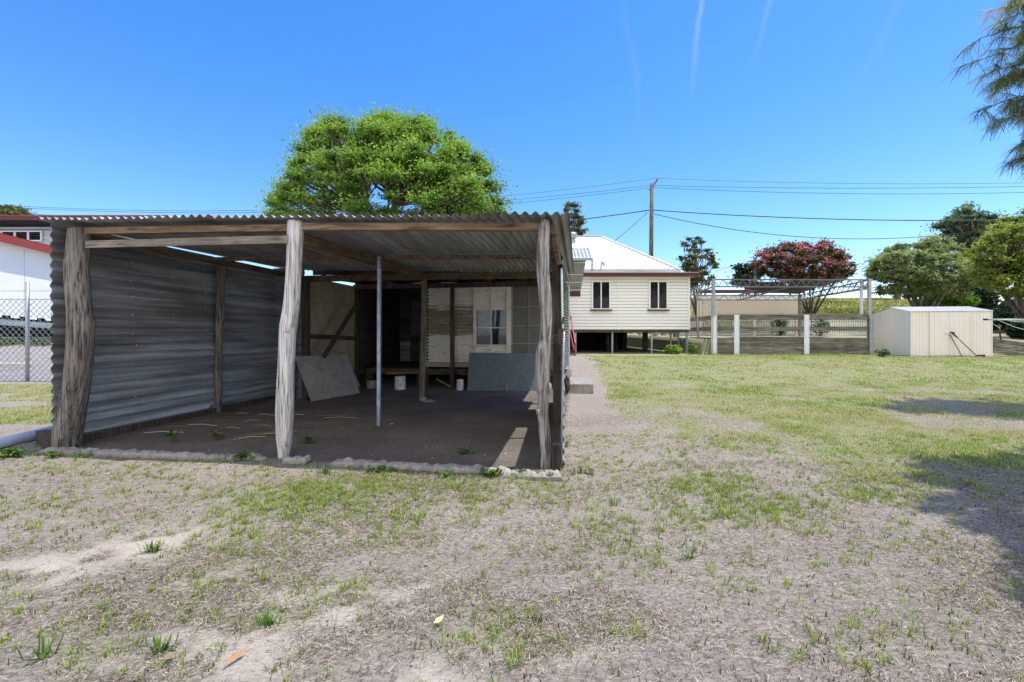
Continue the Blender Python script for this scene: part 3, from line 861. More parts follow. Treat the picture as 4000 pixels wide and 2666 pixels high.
    mb = MB(); mb.slab([Lp(5.02, 9.42, 1.35), Lp(4.62, 9.42, 1.35), Lp(4.62, 9.42, 2.45), Lp(5.02, 9.42, 2.45)], .01); mb.build('bay_panel', M['fibro'], R)
    mb = MB(); corrugated(mb, Lp(4.2, 9.40, .5), (0, 0, 1), -E, 1.45, .42, .08, .012, -U, 1); mb.build('bay_sheet', M['wall_iron'], R, True); mb = MB(); corrugated(mb, Lp(5.4, 9.40, .5), (0, 0, 1), -E, .75, .35, .08, .012, -U, 1); mb.build('bay_sheet', M['wall_iron'], R, True)
    mb = MB(); mb.beam(Lp(5.4, 9.36, 1.2), Lp(3.55, 9.36, 1.2), .05, .08); mb.beam(Lp(4.45, 9.35, .45), Lp(4.45, 9.35, 2.7), .08, .08, U); mb.build('bay_frame', M['dark_wood'], R)
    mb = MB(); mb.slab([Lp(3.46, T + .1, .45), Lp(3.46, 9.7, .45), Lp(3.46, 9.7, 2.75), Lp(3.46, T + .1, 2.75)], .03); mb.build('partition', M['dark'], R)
    mb = MB()
    boards(mb, Lp(.02, 10.0), Lp(3.5, 10.0), .45, 3.03, 18, U, .014, holes=((.75, 1.65, 1.65, 2.15), (2.1, 2.75, 1.65, 2.15)))
    mb.build('back_wall', M['hut_side'], R)
    mb = MB(); mb.slab([Lp(.8, 9.95, 1.6), Lp(2.9, 9.95, 1.6), Lp(2.9, 9.95, 2.2), Lp(.8, 9.95, 2.2)], .003); mb.build('dimming_sheet', M['dimming_sheet'], R)  # added translucent sheet dimming daylight through the back window openings
    mb = MB()
    for z in (1.52, 1.32): mb.beam(Lp(3.0, 8.2, z), Lp(.6, 8.2, z), .25, .05)
    mb.build('shelf', M['beam_wood'], R)
    # right side wall seen almost edge on
    mb = MB(); boards(mb, Lp(.12, T), Lp(-.03, 10.0), .38, 2.85, 30, -E, .03); mb.build('side_wall', M['hut_side'], R)
    mb = MB(); mb.beam(Lp(-.06, 10.02, .2), Lp(-.06, 10.02, 2.95), .04, .09, U); mb.build('corner_stop', M['white'], R)
    mb = MB(); mb.beam(Lp(.1, T - .03, .4), Lp(.1, T - .03, 2.7), .04, .08, U); mb.build('corner_stop', M['hut_dirty'], R)
    # roof
    mb = MB(); p0 = Lp(-.12, 4.4, 2.875); du = Lp(-.12, 10.3, 3.08) - p0
    corrugated(mb, p0, du, E, du.length, 5.75, .105, .018, (0, 0, 1), 2, .85, .006, .02, 8); mb.build('roof', M['roof_iron'], R, True)
    mb = MB()
    for k in range(7): mb.beam(Lp(.1 + .88 * k, 4.8, 2.68), Lp(.1 + .88 * k, 10.2, 2.93), .05, .09)
    mb.build('rafter', M['dark_wood'], R)
    mb = MB(); mb.beam(Lp(5.5, T, 2.62), Lp(.05, T, 2.62), .09, .12); mb.build('wall_plate', M['dark_wood'], R)
    mb = MB(); mb.beam(Lp(5.6, 4.80, 2.80), Lp(-.1, 4.80, 2.76), .03, .16); mb.build('fascia', M['dark_wood'], R)
    # stumps
    def stump(px, py, d, r, h, m, lab=None, n=14):
        c = A(px, py, d); mb = MB(); mb.tube([(c.x, c.y, c.z - .1), (c.x, c.y, c.z), (c.x + .004, c.y, c.z + h * .5), (c.x, c.y, c.z + h)], [r, r * 1.02, r, r * .98], n, lump=.06)
        o = mb.build('stump', M[m], R, True)
        if lab: o['label'] = lab
    stump(1563, 1526, 11.15, .132, .35, 'stump_paint', 'fat white painted stump under the brown plank')
    stump(1797, 1526, 11.05, .085, .27, 'stump_paint', 'small white painted stump beside the blue grey sheet')
    stump(1650, 1520, 11.6, .16, .36, 'dark_wood')
    stump(1452, 1522, 11.3, .135, .22, 'concrete', 'six sided concrete stump', 6)
    stump(1440, 1490, 12.0, .12, .35, 'dark_wood'); stump(2040, 1500, 12, .12, .35, 'dark_wood')
    for s in (1.2, 2.6, 4.0, 5.2):
        for t in (8, 9.6):
            mb = MB(); mb.tube([Lp(s, t, -.1), Lp(s, t, .42)], .12, 10); mb.build('stump', M['dark_wood'], R, True)


hut()


# ------------------------------------------------------------------ loose things in and round the lean-to
def loose():
    o = MB().slab([A(1151, 1392, 9.25), A(1357, 1388, 10.75), A(1406, 1537, 10.55), A(1216, 1569, 9.36)], .012).build('plywood_sheet', M['ply'])
    tag(o, 'tan plywood sheet leaning tilted against the cream side wall', 'board')
    o = MB().beam(A(1369, 1432, 10.9), A(1403, 1512, 10.75), .05, .03).build('metal_channel', M['galv'])
    tag(o, 'narrow metal channel leaning at the right edge of the tan plywood sheet', 'channel')
    o = MB().slab([A(1825, 1531, 10.95), A(2098, 1537, 10.85), A(2095, 1381, 11.12), A(1834, 1379, 11.16)], .012).build('wall_board', M['blue_sheet'])
    tag(o, 'large blue grey flat sheet leaning below the sash window', 'board')
    o = MB().beam(A(1979, 1533, 10.84), A(1980, 1498, 10.88), .035, .015).build('timber_offcut', M['grey_beam'])
    tag(o, 'small grey timber offcut standing against the blue grey sheet', 'timber')
    o = MB().tube([A(1706, 1482, 11.0), A(1760, 1512, 10.9)], .018, 6).build('thin_rod', M['grey_beam'])
    tag(o, 'pale rod slanting from the floor bearer to the ground', 'rod')

    def rock(px, py, d, sx, sy, sz, lab, cat, m, name, seed):
        c = A(px, py, d); mb = MB(); n = 12
        vs = []; fs = []
        for i in range(6):
            th = math.pi * (i + .5) / 6
            for k in range(n):
                an = 2 * math.pi * k / n
                q = Vector((math.sin(th) * math.cos(an), math.sin(th) * math.sin(an), math.cos(th)))
                r = 1 + .45 * mnoise.noise(q * 1.6 + Vector((seed, 0, 0)))
                vs.append((c.x + q.x * sx * r, c.y + q.y * sy * r, c.z + q.z * sz * r))
        for i in range(5):
            for k in range(n): fs.append((i * n + k, (i + 1) * n + k, (i + 1) * n + (k + 1) % n, i * n + (k + 1) % n))
        fs.append(tuple(range(n))); fs.append(tuple(range(5 * n, 6 * n))[::-1])
        mb.add(vs, fs); o = mb.build(name, M[m]); tag(o, lab, cat)
    rock(1680, 1573, 9.35, .17, .10, .05, 'flat broken concrete piece beside the slim middle post', 'rubble', 'concrete', 'concrete_piece', 1)
    rock(1655, 1563, 9.5, .07, .07, .07, 'small upright stone at the foot of the slim middle post', 'stone', 'concrete', 'stone', 4)
    rock(2237, 1739, 5.72, .05, .04, .022, 'grey stone lying outside the right iron wall', 'stone', 'concrete', 'stone', 6)
    rock(1420, 1532, 11.0, .05, .05, .02, 'white chip lying near the six sided stump', 'stone', 'white', 'stone', 9)
    # concrete step
    mb = MB(); mb.slab([A(2225, 1518, 10.5), A(2318, 1521, 10.5), A(2312, 1470, 11.9), A(2222, 1470, 11.9)], .0)
    q = [A(2219, 1527, 10.45), A(2318, 1525, 10.45)]
    mb = MB(); zt = .30; zb2 = -.05
    f0 = A(2219, 1500, 10.45); f1 = A(2318, 1500, 10.45); b0 = A(2216, 1465, 12.0); b1 = A(2309, 1465, 12.0)
    vs = []
    for z in (zb2, None):
        for p in (f0, f1, b1, b0): vs.append((p.x, p.y, z if z is not None else .235 + random.uniform(-.01, .01)))
    mb.add(vs, [(3, 2, 1, 0), (4, 5, 6, 7), (0, 1, 5, 4), (1, 2, 6, 5), (2, 3, 7, 6), (3, 0, 4, 7)])
    tag(mb.build('concrete_step', M['concrete']), 'rough concrete doorstep block beside the hut side wall', 'step')
    rock(2216, 1500, 10.3, .075, .1, .17, 'brown rock between the iron wall and the concrete doorstep', 'stone', 'rust', 'stone', 12)
    # pvc pipe
    mb = MB(); mb.tube([(-6.08, 4.6, .06), (-6.2, 5.5, .07), (-6.24, 6.25, .08)], .068, 16); tag(mb.build('drain_pipe', M['pvc'], None, True), 'pale blue grey plastic pipe lying left of the iron wall', 'pipe')
    # front kerb strips
    def kerb(pts, w, h, lab, sd):
        mb = MB(); n = 170; vs = []; fs = []
        xs = [p[0] for p in pts]
        for i in range(n + 1):
            u = xs[0] + (xs[-1] - xs[0]) * i / n
            py = np.interp(u, xs, [p[1] for p in pts]); d = F * (H0 - .02) / (py - CY)
            c = A(u, py, d); c.z = 0
            prof = [(-.5, -.06), (-.52, .55), (-.38, .9), (0, 1.0), (.36, .92), (.5, .5), (.5, -.06)]
            for j, (a, b) in enumerate(prof):
                nz = mnoise.noise(Vector((c.x * 7 + sd, j * 1.7, 0))) * .28 + mnoise.noise(Vector((c.x * 15 + sd, j * 2.7, 0))) * .34 + mnoise.noise(Vector((c.x * 45 + sd, j * 2.7, 0))) * .16
                taper = min(1, (i + 1.5) / 9, (n - i + 1.5) / 9)
                vs.append(Vector((c.x + .03 * nz, c.y + a * w * (1 + .5 * nz), max(-.05, (b * h * (1 + 1.2 * nz)) * taper))))
        for i in range(n):
            for j in range(6): fs.append((i * 7 + j, (i + 1) * 7 + j, (i + 1) * 7 + j + 1, i * 7 + j + 1))
        mb.add(vs, fs); tag(mb.build('concrete_edging', M['concrete'], None), lab, 'edging', 'concrete edging across the lean-to front')
    kerb([(150, 1762), (500, 1775), (800, 1787), (1040, 1788)], .13, .06, 'long rough concrete edging strip between the stout dark log and pale log posts', 1)
    kerb([(1110, 1800), (1205, 1800)], .12, .06, 'short lump of concrete edging at the foot of the pale log post', 5)
    kerb([(1285, 1806), (1700, 1826), (2000, 1844)], .15, .05, 'concrete edging strip right of the pale log post, mostly in shade', 9)
    kerb([(1960, 1852), (2080, 1858), (2195, 1862)], .17, .06, 'sunlit end of the concrete edging below the gnarled log post', 14)
    # twigs inside
    mb = MB()
    for k in range(26):
        a = Lp(random.uniform(3.6, 5.7), random.uniform(.5, 2.2), .035); an = random.uniform(-.5, .5); L = random.uniform(.15, .6)
        mb.tube([a, a + Vector((L * .5 * math.cos(an), L * .5 * math.sin(an), .02)), a + Vector((L * math.cos(an), L * math.sin(an) + .04, 0))], .004, 4)
    tag(mb.build('dry_twigs', M['straw']), 'scatter of dry twigs on the shaded soil by the left iron wall', 'twigs', kind='stuff')


loose()


# ------------------------------------------------------------------ weeds
def weed(px, py, n, size, lab, spread=.12, grassy=False):
    d = F * H0 / (py - CY); x = (px - CX) * d / F; z = zgf(x, d)
    root = Vector((x, d, z)); mb = MB()
    for k in range(n):
        an = random.uniform(0, 6.283); r = abs(random.gauss(0, spread))
        b = root + Vector((math.cos(an) * r, math.sin(an) * r * .5, 0)); hh = size * random.uniform(.5, 1.4)
        mb.tube([root, b], .002, 3, a=.1)
        if grassy:
            tip = b + Vector((math.cos(an) * hh * .7, math.sin(an) * hh * .7, hh * 1.5)); mid = b.lerp(tip, .55) + Vector((0, 0, hh * .25)); s = Vector((-math.sin(an), math.cos(an), 0)) * .0032
            mb.add([b - s, b + s, mid + s, mid - s, tip], [(0, 1, 2, 3), (3, 2, 4)]); continue
        top = b + Vector((random.uniform(-.03, .03), random.uniform(-.03, .03), hh)); mb.tube([b, top], .0025, 4, a=.1)
        for q in range(random.randint(3, 6)):
            a2 = random.uniform(0, 6.283); ll = size * random.uniform(.45, .95); c = b.lerp(top, random.uniform(.5, 1))
            dirv = Vector((math.cos(a2), math.sin(a2), random.uniform(-.1, .6))).normalized(); sd = dirv.cross(Vector((0, 0, 1))).normalized() * ll * .26
            mb.add([c, c + dirv * ll * .3 + sd * .9, c + dirv * ll * .65 + sd * .8, c + dirv * ll + Vector((0, 0, -ll * .2)), c + dirv * ll * .65 - sd * .8, c + dirv * ll * .3 - sd * .9], [(0, 1, 2, 3), (0, 3, 4, 5)])
    o = mb.build('weed', M['weed']); tag(o, lab, 'weed', 'leafy weeds along the lean-to front')


weed(40, 1785, 34, .075, 'biggest broad leaved weed clump, beside the blue grey pipe', .16)
weed(205, 1790, 16, .06, 'low leafy weed over the left end of the concrete edging', .10)
weed(310, 1793, 40, .05, 'bright grassy weed tuft in front of the stout dark log post', .07, True)
weed(940, 1802, 14, .075, 'bushy weed growing over the edging left of the pale log post', .07)
weed(870, 1800, 26, .07, 'spreading grassy weed in front of the long concrete edging', .09, True)
weed(682, 1730, 3, .13, 'three leaved weed in the shade nearest the left iron wall', .05)
weed(850, 1718, 4, .12, 'taller leafy weed in the shade midway to the pale log post', .05)
weed(1215, 1730, 5, .10, 'leafy weed in the shade just right of the pale log post', .08)
weed(1815, 1770, 9, .06, 'feathery weed in the shade near the sunlit floor patch', .06)
weed(1270, 1850, 44, .055, 'fringe of grassy weeds right of the pale log post', .14, True)
weed(1480, 1842, 20, .05, 'sparse weeds along the middle of the concrete edging', .09)
weed(1735, 1868, 12, .05, 'small weeds below the shaded concrete edging', .10)
weed(1930, 1862, 20, .06, 'sunlit weeds at the end of the shadow on the edging', .09)
weed(2030, 1868, 16, .065, 'leafy weeds in front of the gnarled log post', .08)
weed(2130, 1870, 12, .06, 'weeds at the right end of the concrete edging', .07)
weed(2275, 1850, 12, .05, 'low weeds on the bare path right of the lean-to corner', .12)
weed(2215, 1745, 5, .06, 'tiny weed beside the grey stone outside the iron wall', .03)
for i, (px, py, n, s, lab) in enumerate([(600, 2155, 40, .032, 'dark green grass clump on the pale sand streak at left'), (165, 1 * 2700 - 60, 0, .1, ''),
                                         (170, 2575, 18, .05, 'tall stiff grass clump near the lower left corner'), (1055, 2440, 46, .030, 'dense green grass clump beside the middle sand streak'),
                                         (625, 2545, 36, .030, 'bushy green grass clump above the lower sand patch'), (2400, 1975, 18, .036, 'upright grass clump right of the lean-to front'),
                                         (2700, 2180, 16, .03, 'straggly grass clump in the middle of the bare soil')]):
    if n:
        weed(px, py, n, s, lab, .05, True)
        bpy.context.scene.collection.objects[-1]['group'] = 'grass clumps on the dry foreground'
        bpy.context.scene.collection.objects[-1].name = 'grass_clump'
        bpy.context.scene.collection.objects[-1]['category'] = 'grass clump'


def leaf(px, py, L, W, rz, m, lab):
    d = F * H0 / (py - CY); x = (px - CX) * d / F; z = zgf(x, d) + .022; mb = MB(); c, s = math.cos(rz), math.sin(rz)
    pts = [(-.5, 0, 0), (-.2, .5, .012), (.2, .45, .012), (.5, 0, .02), (.2, -.45, 0), (-.2, -.5, 0)]
    mb.add([(x + a * L * c - b * W * s, d + a * L * s + b * W * c, z + k) for a, b, k in pts], [(0, 1, 2, 3), (0, 3, 4, 5)])
    tag(mb.build('fallen_leaf', m), lab, 'leaf', 'fallen leaves on the foreground soil')


leaf(925, 2590, .11, .014, 1.1, paint('leaf_orange', (.55, .30, .15), .2, .7), 'long curled orange leaf near the lower sand patch')
leaf(1715, 2450, .055, .02, .7, paint('leaf_yellow', (.62, .62, .34), .2, .7), 'pale yellow leaf lying on straw right of the sand')
leaf(665, 2590, .05, .025, .3, paint('leaf_brown', (.33, .24, .17), .2, .8), 'small brown leaf left of the orange leaf')
leaf(1530, 1662, .07, .04, .1, paint('leaf_tan', (.36, .25, .18), .2, .8), 'tan leaf on the shaded soil right of the steel prop')


# ------------------------------------------------------------------ house
def house():
    d = 22.0
    R = thing('weatherboard_house', 'raised cream weatherboard house with white hipped roof and maroon trim', 'house', (2.8, 26, .43))
    xl = -5.0; xr = A(2693, 0, d).x
    zb = A(0, 1289, d).z; zt = A(0, 1080, d).z
    mb = MB(); boards(mb, (xl, d, 0), (xr, d, 0), zb, zt, 17, (0, -1, 0), .032, (), .12); mb.build('wall', M['cream'], R)
    mb = MB(); boards(mb, (xr, d, 0), (xr, 37, 0), zb, zt, 17, (1, 0, 0), .022); mb.build('wall', M['cream'], R)
    mb = MB(); boards(mb, (xl, 37, 0), (xl, d, 0), zb, zt, 17, (-1, 0, 0), .022); mb.build('wall', M['cream'], R)
    mb = MB(); boards(mb, (xr, 37, 0), (xl, 37, 0), zb, zt, 17, (0, 1, 0), .022); mb.build('wall', M['cream'], R)
    mb = MB(); mb.box(((xl + xr) / 2, 29.5, zb - .06), (xr - xl - .05, 15.0, .14)); mb.build('floor', M['dark_wood'], R)
    mb = MB()
    for x in (xr - .03,): mb.box((x, d - .03, (zb + zt) / 2), (.09, .05, zt - zb))
    mb.box((A(2417, 0, d).x, d - .027, (zb + zt) / 2), (.06, .035, zt - zb)); mb.build('cover_strip', M['cream'], R)
    # fascia, gutter, skillion roof of the enclosed verandah
    z0 = A(0, 1082, d - .45).z; z1 = A(0, 1067, d - .45).z
    xo = A(2727, 0, d - .45).x
    mb = MB(); mb.box(((xl + xo) / 2, d - .45, (z0 + z1) / 2), (xo - xl, .04, z1 - z0)); mb.box((xo - .02, d + .5, (z0 + z1) / 2 + .002), (.04, 1.85, z1 - z0 - .006)); mb.build('fascia', M['maroon'], R)
    mb = MB(); mb.slab([(xl, d - .43, z0 + .03), (xo - .05, d - .43, z0 + .03), (xo - .05, d + .0, z0 + .03), (xl, d, z0 + .03)], .02); mb.build('soffit', M['cream'], R)
    mb = MB(); mb.slab([(xl, d - .5, z1 + .01), (xo, d - .5, z1 + .01), (xo, d + 1.4, z1 + .09), (xl, d + 1.4, z1 + .09)], .02); mb.build('verandah_roof', M['white_roof'], R)
    # main hip roof
    de = 23.0; ze = A(0, 1054, de).z; dr = 29.67; zr = A(0, 925, dr).z
    ex = A(2655, 0, de).x; rx = A(2350, 0, dr).x; exl = -4.6; rxl = -1.9
    mb = MB(); n = int((ex - exl) / .13); vs = []; fs = []
    def topfrac(x):
        f = 1.0
        if x > rx: f = (ex - x) / (ex - rx)
        if x < rxl: f = (x - exl) / (rxl - exl)
        return max(0, f)
    for i in range(n + 1):
        for q in range(4):
            x = exl + (ex - exl) * (i + q * .25) / (n + 1); f = topfrac(x); lift = .035 if q in (1,) else 0
            vs += [(x, de, ze + lift), (x, de + (dr - de) * f, ze + (zr - ze) * f + lift)]
    for i in range(len(vs) // 2 - 1): fs.append((2 * i, 2 * i + 2, 2 * i + 3, 2 * i + 1))
    mb.add(vs, fs, .5)
    yb = 36.3
    mb.add([(ex, de, ze), (ex, yb, ze), (rx, dr, zr)], [(0, 1, 2)], .5); mb.add([(exl, de, ze), (exl, yb, ze), (rxl, dr, zr)], [(2, 1, 0)], .5); mb.add([(ex, yb, ze), (exl, yb, ze), (rxl, dr, zr), (rx, dr, zr)], [(0, 1, 2, 3)], .5)
    mb.build('roof', M['white_roof'], R)
    mb = MB(); mb.beam((rxl, dr, zr + .03), (rx, dr, zr + .03), .2, .05); mb.beam((rx, dr, zr + .02), (ex, de, ze + .03), .2, .05); mb.build('ridge_cap', M['white_roof'], R)
    mb = MB(); mb.box(((exl + ex) / 2, de - .06, ze - .09), (ex - exl, .12, .13)); mb.build('gutter', M['galv'], R)
    mb = MB(); mb.box(((exl + ex) / 2, de + .2, (z1 + ze) / 2 - .0), (ex - exl - .1, .04, ze - z1 + .1)); mb.build('upper_wall', M['galv'], R)
    # windows
    for px0, px1 in ((2313, 2381), (2536, 2604)):
        xa, xb = A(px0, 0, d).x, A(px1, 0, d).x; za, zc = A(0, 1208, d).z, A(0, 1101, d).z; xm = (xa + xb) / 2
        mb = MB(); y = d - .045
        for x in (xa, xb): mb.box((x, y - .02, (za + zc) / 2), (.06, .10, zc - za + .08))
        mb.box((xm, y - .022, zc), (xb - xa - .06, .10, .06)); mb.box((xm, y - .022, za), (xb - xa - .06, .10, .05)); mb.box((xm, y - .018, (za + zc) / 2), (.05, .06, zc - za - .05))
        w = mb.build('window', M['cream'], R)
        mb = MB(); mb.poly([(xa, d - .055, za), (xb, d - .055, za), (xb, d - .055, zc), (xa, d - .055, zc)]); mb.build('pane', M['pane'], w)
        mb = MB(); mb.box((xm, d - .09, za - .055), (xb - xa + .19, .16, .05)); mb.build('sill', M['maroon'], w)
    # stumps
    g = .40
    for px in (2249, 2393, 2547, 2685): 
        mb = MB(); x = A(px, 0, d).x; mb.box((x, d + .08, (g + zb) / 2 - .06), (.075, .075, zb - g)); mb.build('stump', M['galv'], R)
    for px, dd in ((2378, 24.5), (2520, 24.5), (2640, 26), (2440, 27), (2560, 29), (2300, 29), (2590, 31), (2500, 33)):
        x = A(px, 0, dd).x; mb = MB(); mb.tube([(x, dd, .35), (x, dd, zb - .1)], .15, 10, lump=.05); mb.build('stump', M['bark'], R, True)
    for px in (2620, 2650):
        x = A(px, 0, 23.0).x; mb = MB(); mb.box((x, 23.0, .95), (.07, .07, 1.25)); mb.build('stump', M['galv'], R)
    mb = MB(); mb.box(((xl + xr) / 2 - .9, 27.6, 1.0), (xr - xl - 1.8, .1, 1.3)); mb.box((xr - 3.2, 25.5, 1.0), (.1, 4.1, 1.28)); mb.build('underfloor_light_block', M['dark'], R)  # added dark sheets keeping light out from under the house
    # roof ventilator
    c = A(2236, 940, 28.2); mb = MB(); mb.tube([(c.x, c.y, c.z - .5), (c.x, c.y, c.z + .12)], .17, 12); 
    V = mb.build('roof_vent', M['galv'], R, True)
    mb = MB(); cz = c.z + .12
    mb.tube([(c.x, c.y, cz), (c.x, c.y, cz + .06), (c.x, c.y, cz + .2), (c.x, c.y, cz + .33), (c.x, c.y, cz + .40)], [.2, .27, .29, .24, .05], 16)
    for k in range(20):
        an = 6.283 * k / 20; mb.tube([(c.x + .23 * math.cos(an), c.y + .23 * math.sin(an), cz + .02), (c.x + .305 * math.cos(an + .1), c.y + .305 * math.sin(an + .1), cz + .2), (c.x + .2 * math.cos(an + .2), c.y + .2 * math.sin(an + .2), cz + .37)], .012, 4)
    mb.build('vent_head', M['galv'], V, True)
    # aerial
    mb = MB(); b = A(2349, 1064, d + .2); mb.tube([b, b + Vector((0, 0, .5))], .02, 6); mb.tube([b + Vector((0, 0, .35)), b + Vector((-.7, 0, .02))], .012, 5); mb.tube([b + Vector((-.1, 0, .05)), b + Vector((.02, 0, .4))], .012, 5)
    mb.tube([b + Vector((.08, -.05, .40)), b + Vector((.10, -.07, .41))], [.11, .12], 10); mb.build('aerial', M['galv'], R)
    # back porch: little gable roof over the stair
    rz = A(0, 972, 19.0).z; xa = -.1 + A(2165, 0, 19).x; xb = A(2296, 0, 19).x
    mb = MB(); e1 = A(0, 1010, 18.3).z; p0 = Vector((xa, 18.3, e1)); du = Vector((0, .7, rz - e1)); corrugated(mb, p0, du, (1, 0, 0), du.length, xb + .06 - xa, .15, .022, (0, -.4, 1), 1, 0, 0, 0, 8)
    e2 = A(0, 1140, 21.0).z; p0 = Vector((xa, 19.0, rz)); du = Vector((0, 2.0, e2 - rz)); corrugated(mb, p0, du, (1, 0, 0), du.length, xb - xa, .12, .02, (0, .4, 1), 1, 0, 0, 0, 8)
    mb.build('porch_roof', M['galv'], R, True)
    mb = MB()
    for f in (.28, .55, .74, .93):
        y = 19 + 2 * f; z = rz + (e2 - rz) * f - .05; mb.beam((xa, y, z), (xb - .02, y, z), .05, .045)
    mb.build('porch_batten', M['cream2'], R)
    mb = MB(); mb.box(((xa + xb) / 2, 21.02, e2 - .10), (xb - xa, .04, .26)); mb.build('porch_fascia', M['maroon'], R)
    mb = MB(); mb.beam((xa, 18.28, e1 - .04), (xb + .08, 18.28, e1 - .04), .05, .09); mb.beam((xb + .06, 18.3, e1 - .06), (xb + .06, 18.35, e1 - .55), .05, .06); mb.build('porch_gutter', M['galv'], R)
    mb = MB()
    for y in (18.7, 20.9): mb.box((A(2190, 0, 19).x, y, 2.1), (.09, .09, 4.2 if y < 19 else 3.4))
    mb.build('porch_post', M['hut_dirty'], R)
    # stair
    mb = MB()
    x0 = A(2205, 0, 20).x; x1 = A(2240, 0, 20).x
    for k in range(7): mb.box(((x0 + x1) / 2, 19.7 + .27 * k, .50 + .17 * k), (x1 - x0, .27, .04))
    st = mb.build('stair', M['maroon'], R)
    mb = MB(); mb.beam((x1 + .03, 19.6, .95), (x1 - .0, 21.6, 2.62), .05, .09); mb.beam((x1 + .02, 19.65, .42), (x1 + .02, 19.65, 1.0), .07, .07); mb.beam((x1 - .02, 21.5, 1.5), (x1 - .02, 21.5, 2.65), .07, .07); mb.beam((x1 + .02, 19.6, .42), (x1, 21.6, 1.62), .04, .2); mb.build('handrail', M['red_rail'], st)


house()


# ------------------------------------------------------------------ trusses, yard and fences
def truss(mb, p0, p1, h, n, r=.022, rc=.028):
    p0 = Vector(p0); p1 = Vector(p1); dn = Vector((0, 0, -h))
    mb.beam(p0, p1, rc * 2, rc * 2); mb.beam(p0 + dn, p1 + dn, rc * 2, rc * 2)
    for i in range(n):
        a = p0.lerp(p1, i / n); b = p0.lerp(p1, (i + .5) / n); c = p0.lerp(p1, (i + 1) / n)
        mb.beam(a + Vector((0, .004, 0)), b + dn, r * 1.4, r); mb.beam(b + dn, c + Vector((0, .004, 0)), r * 1.4, r)


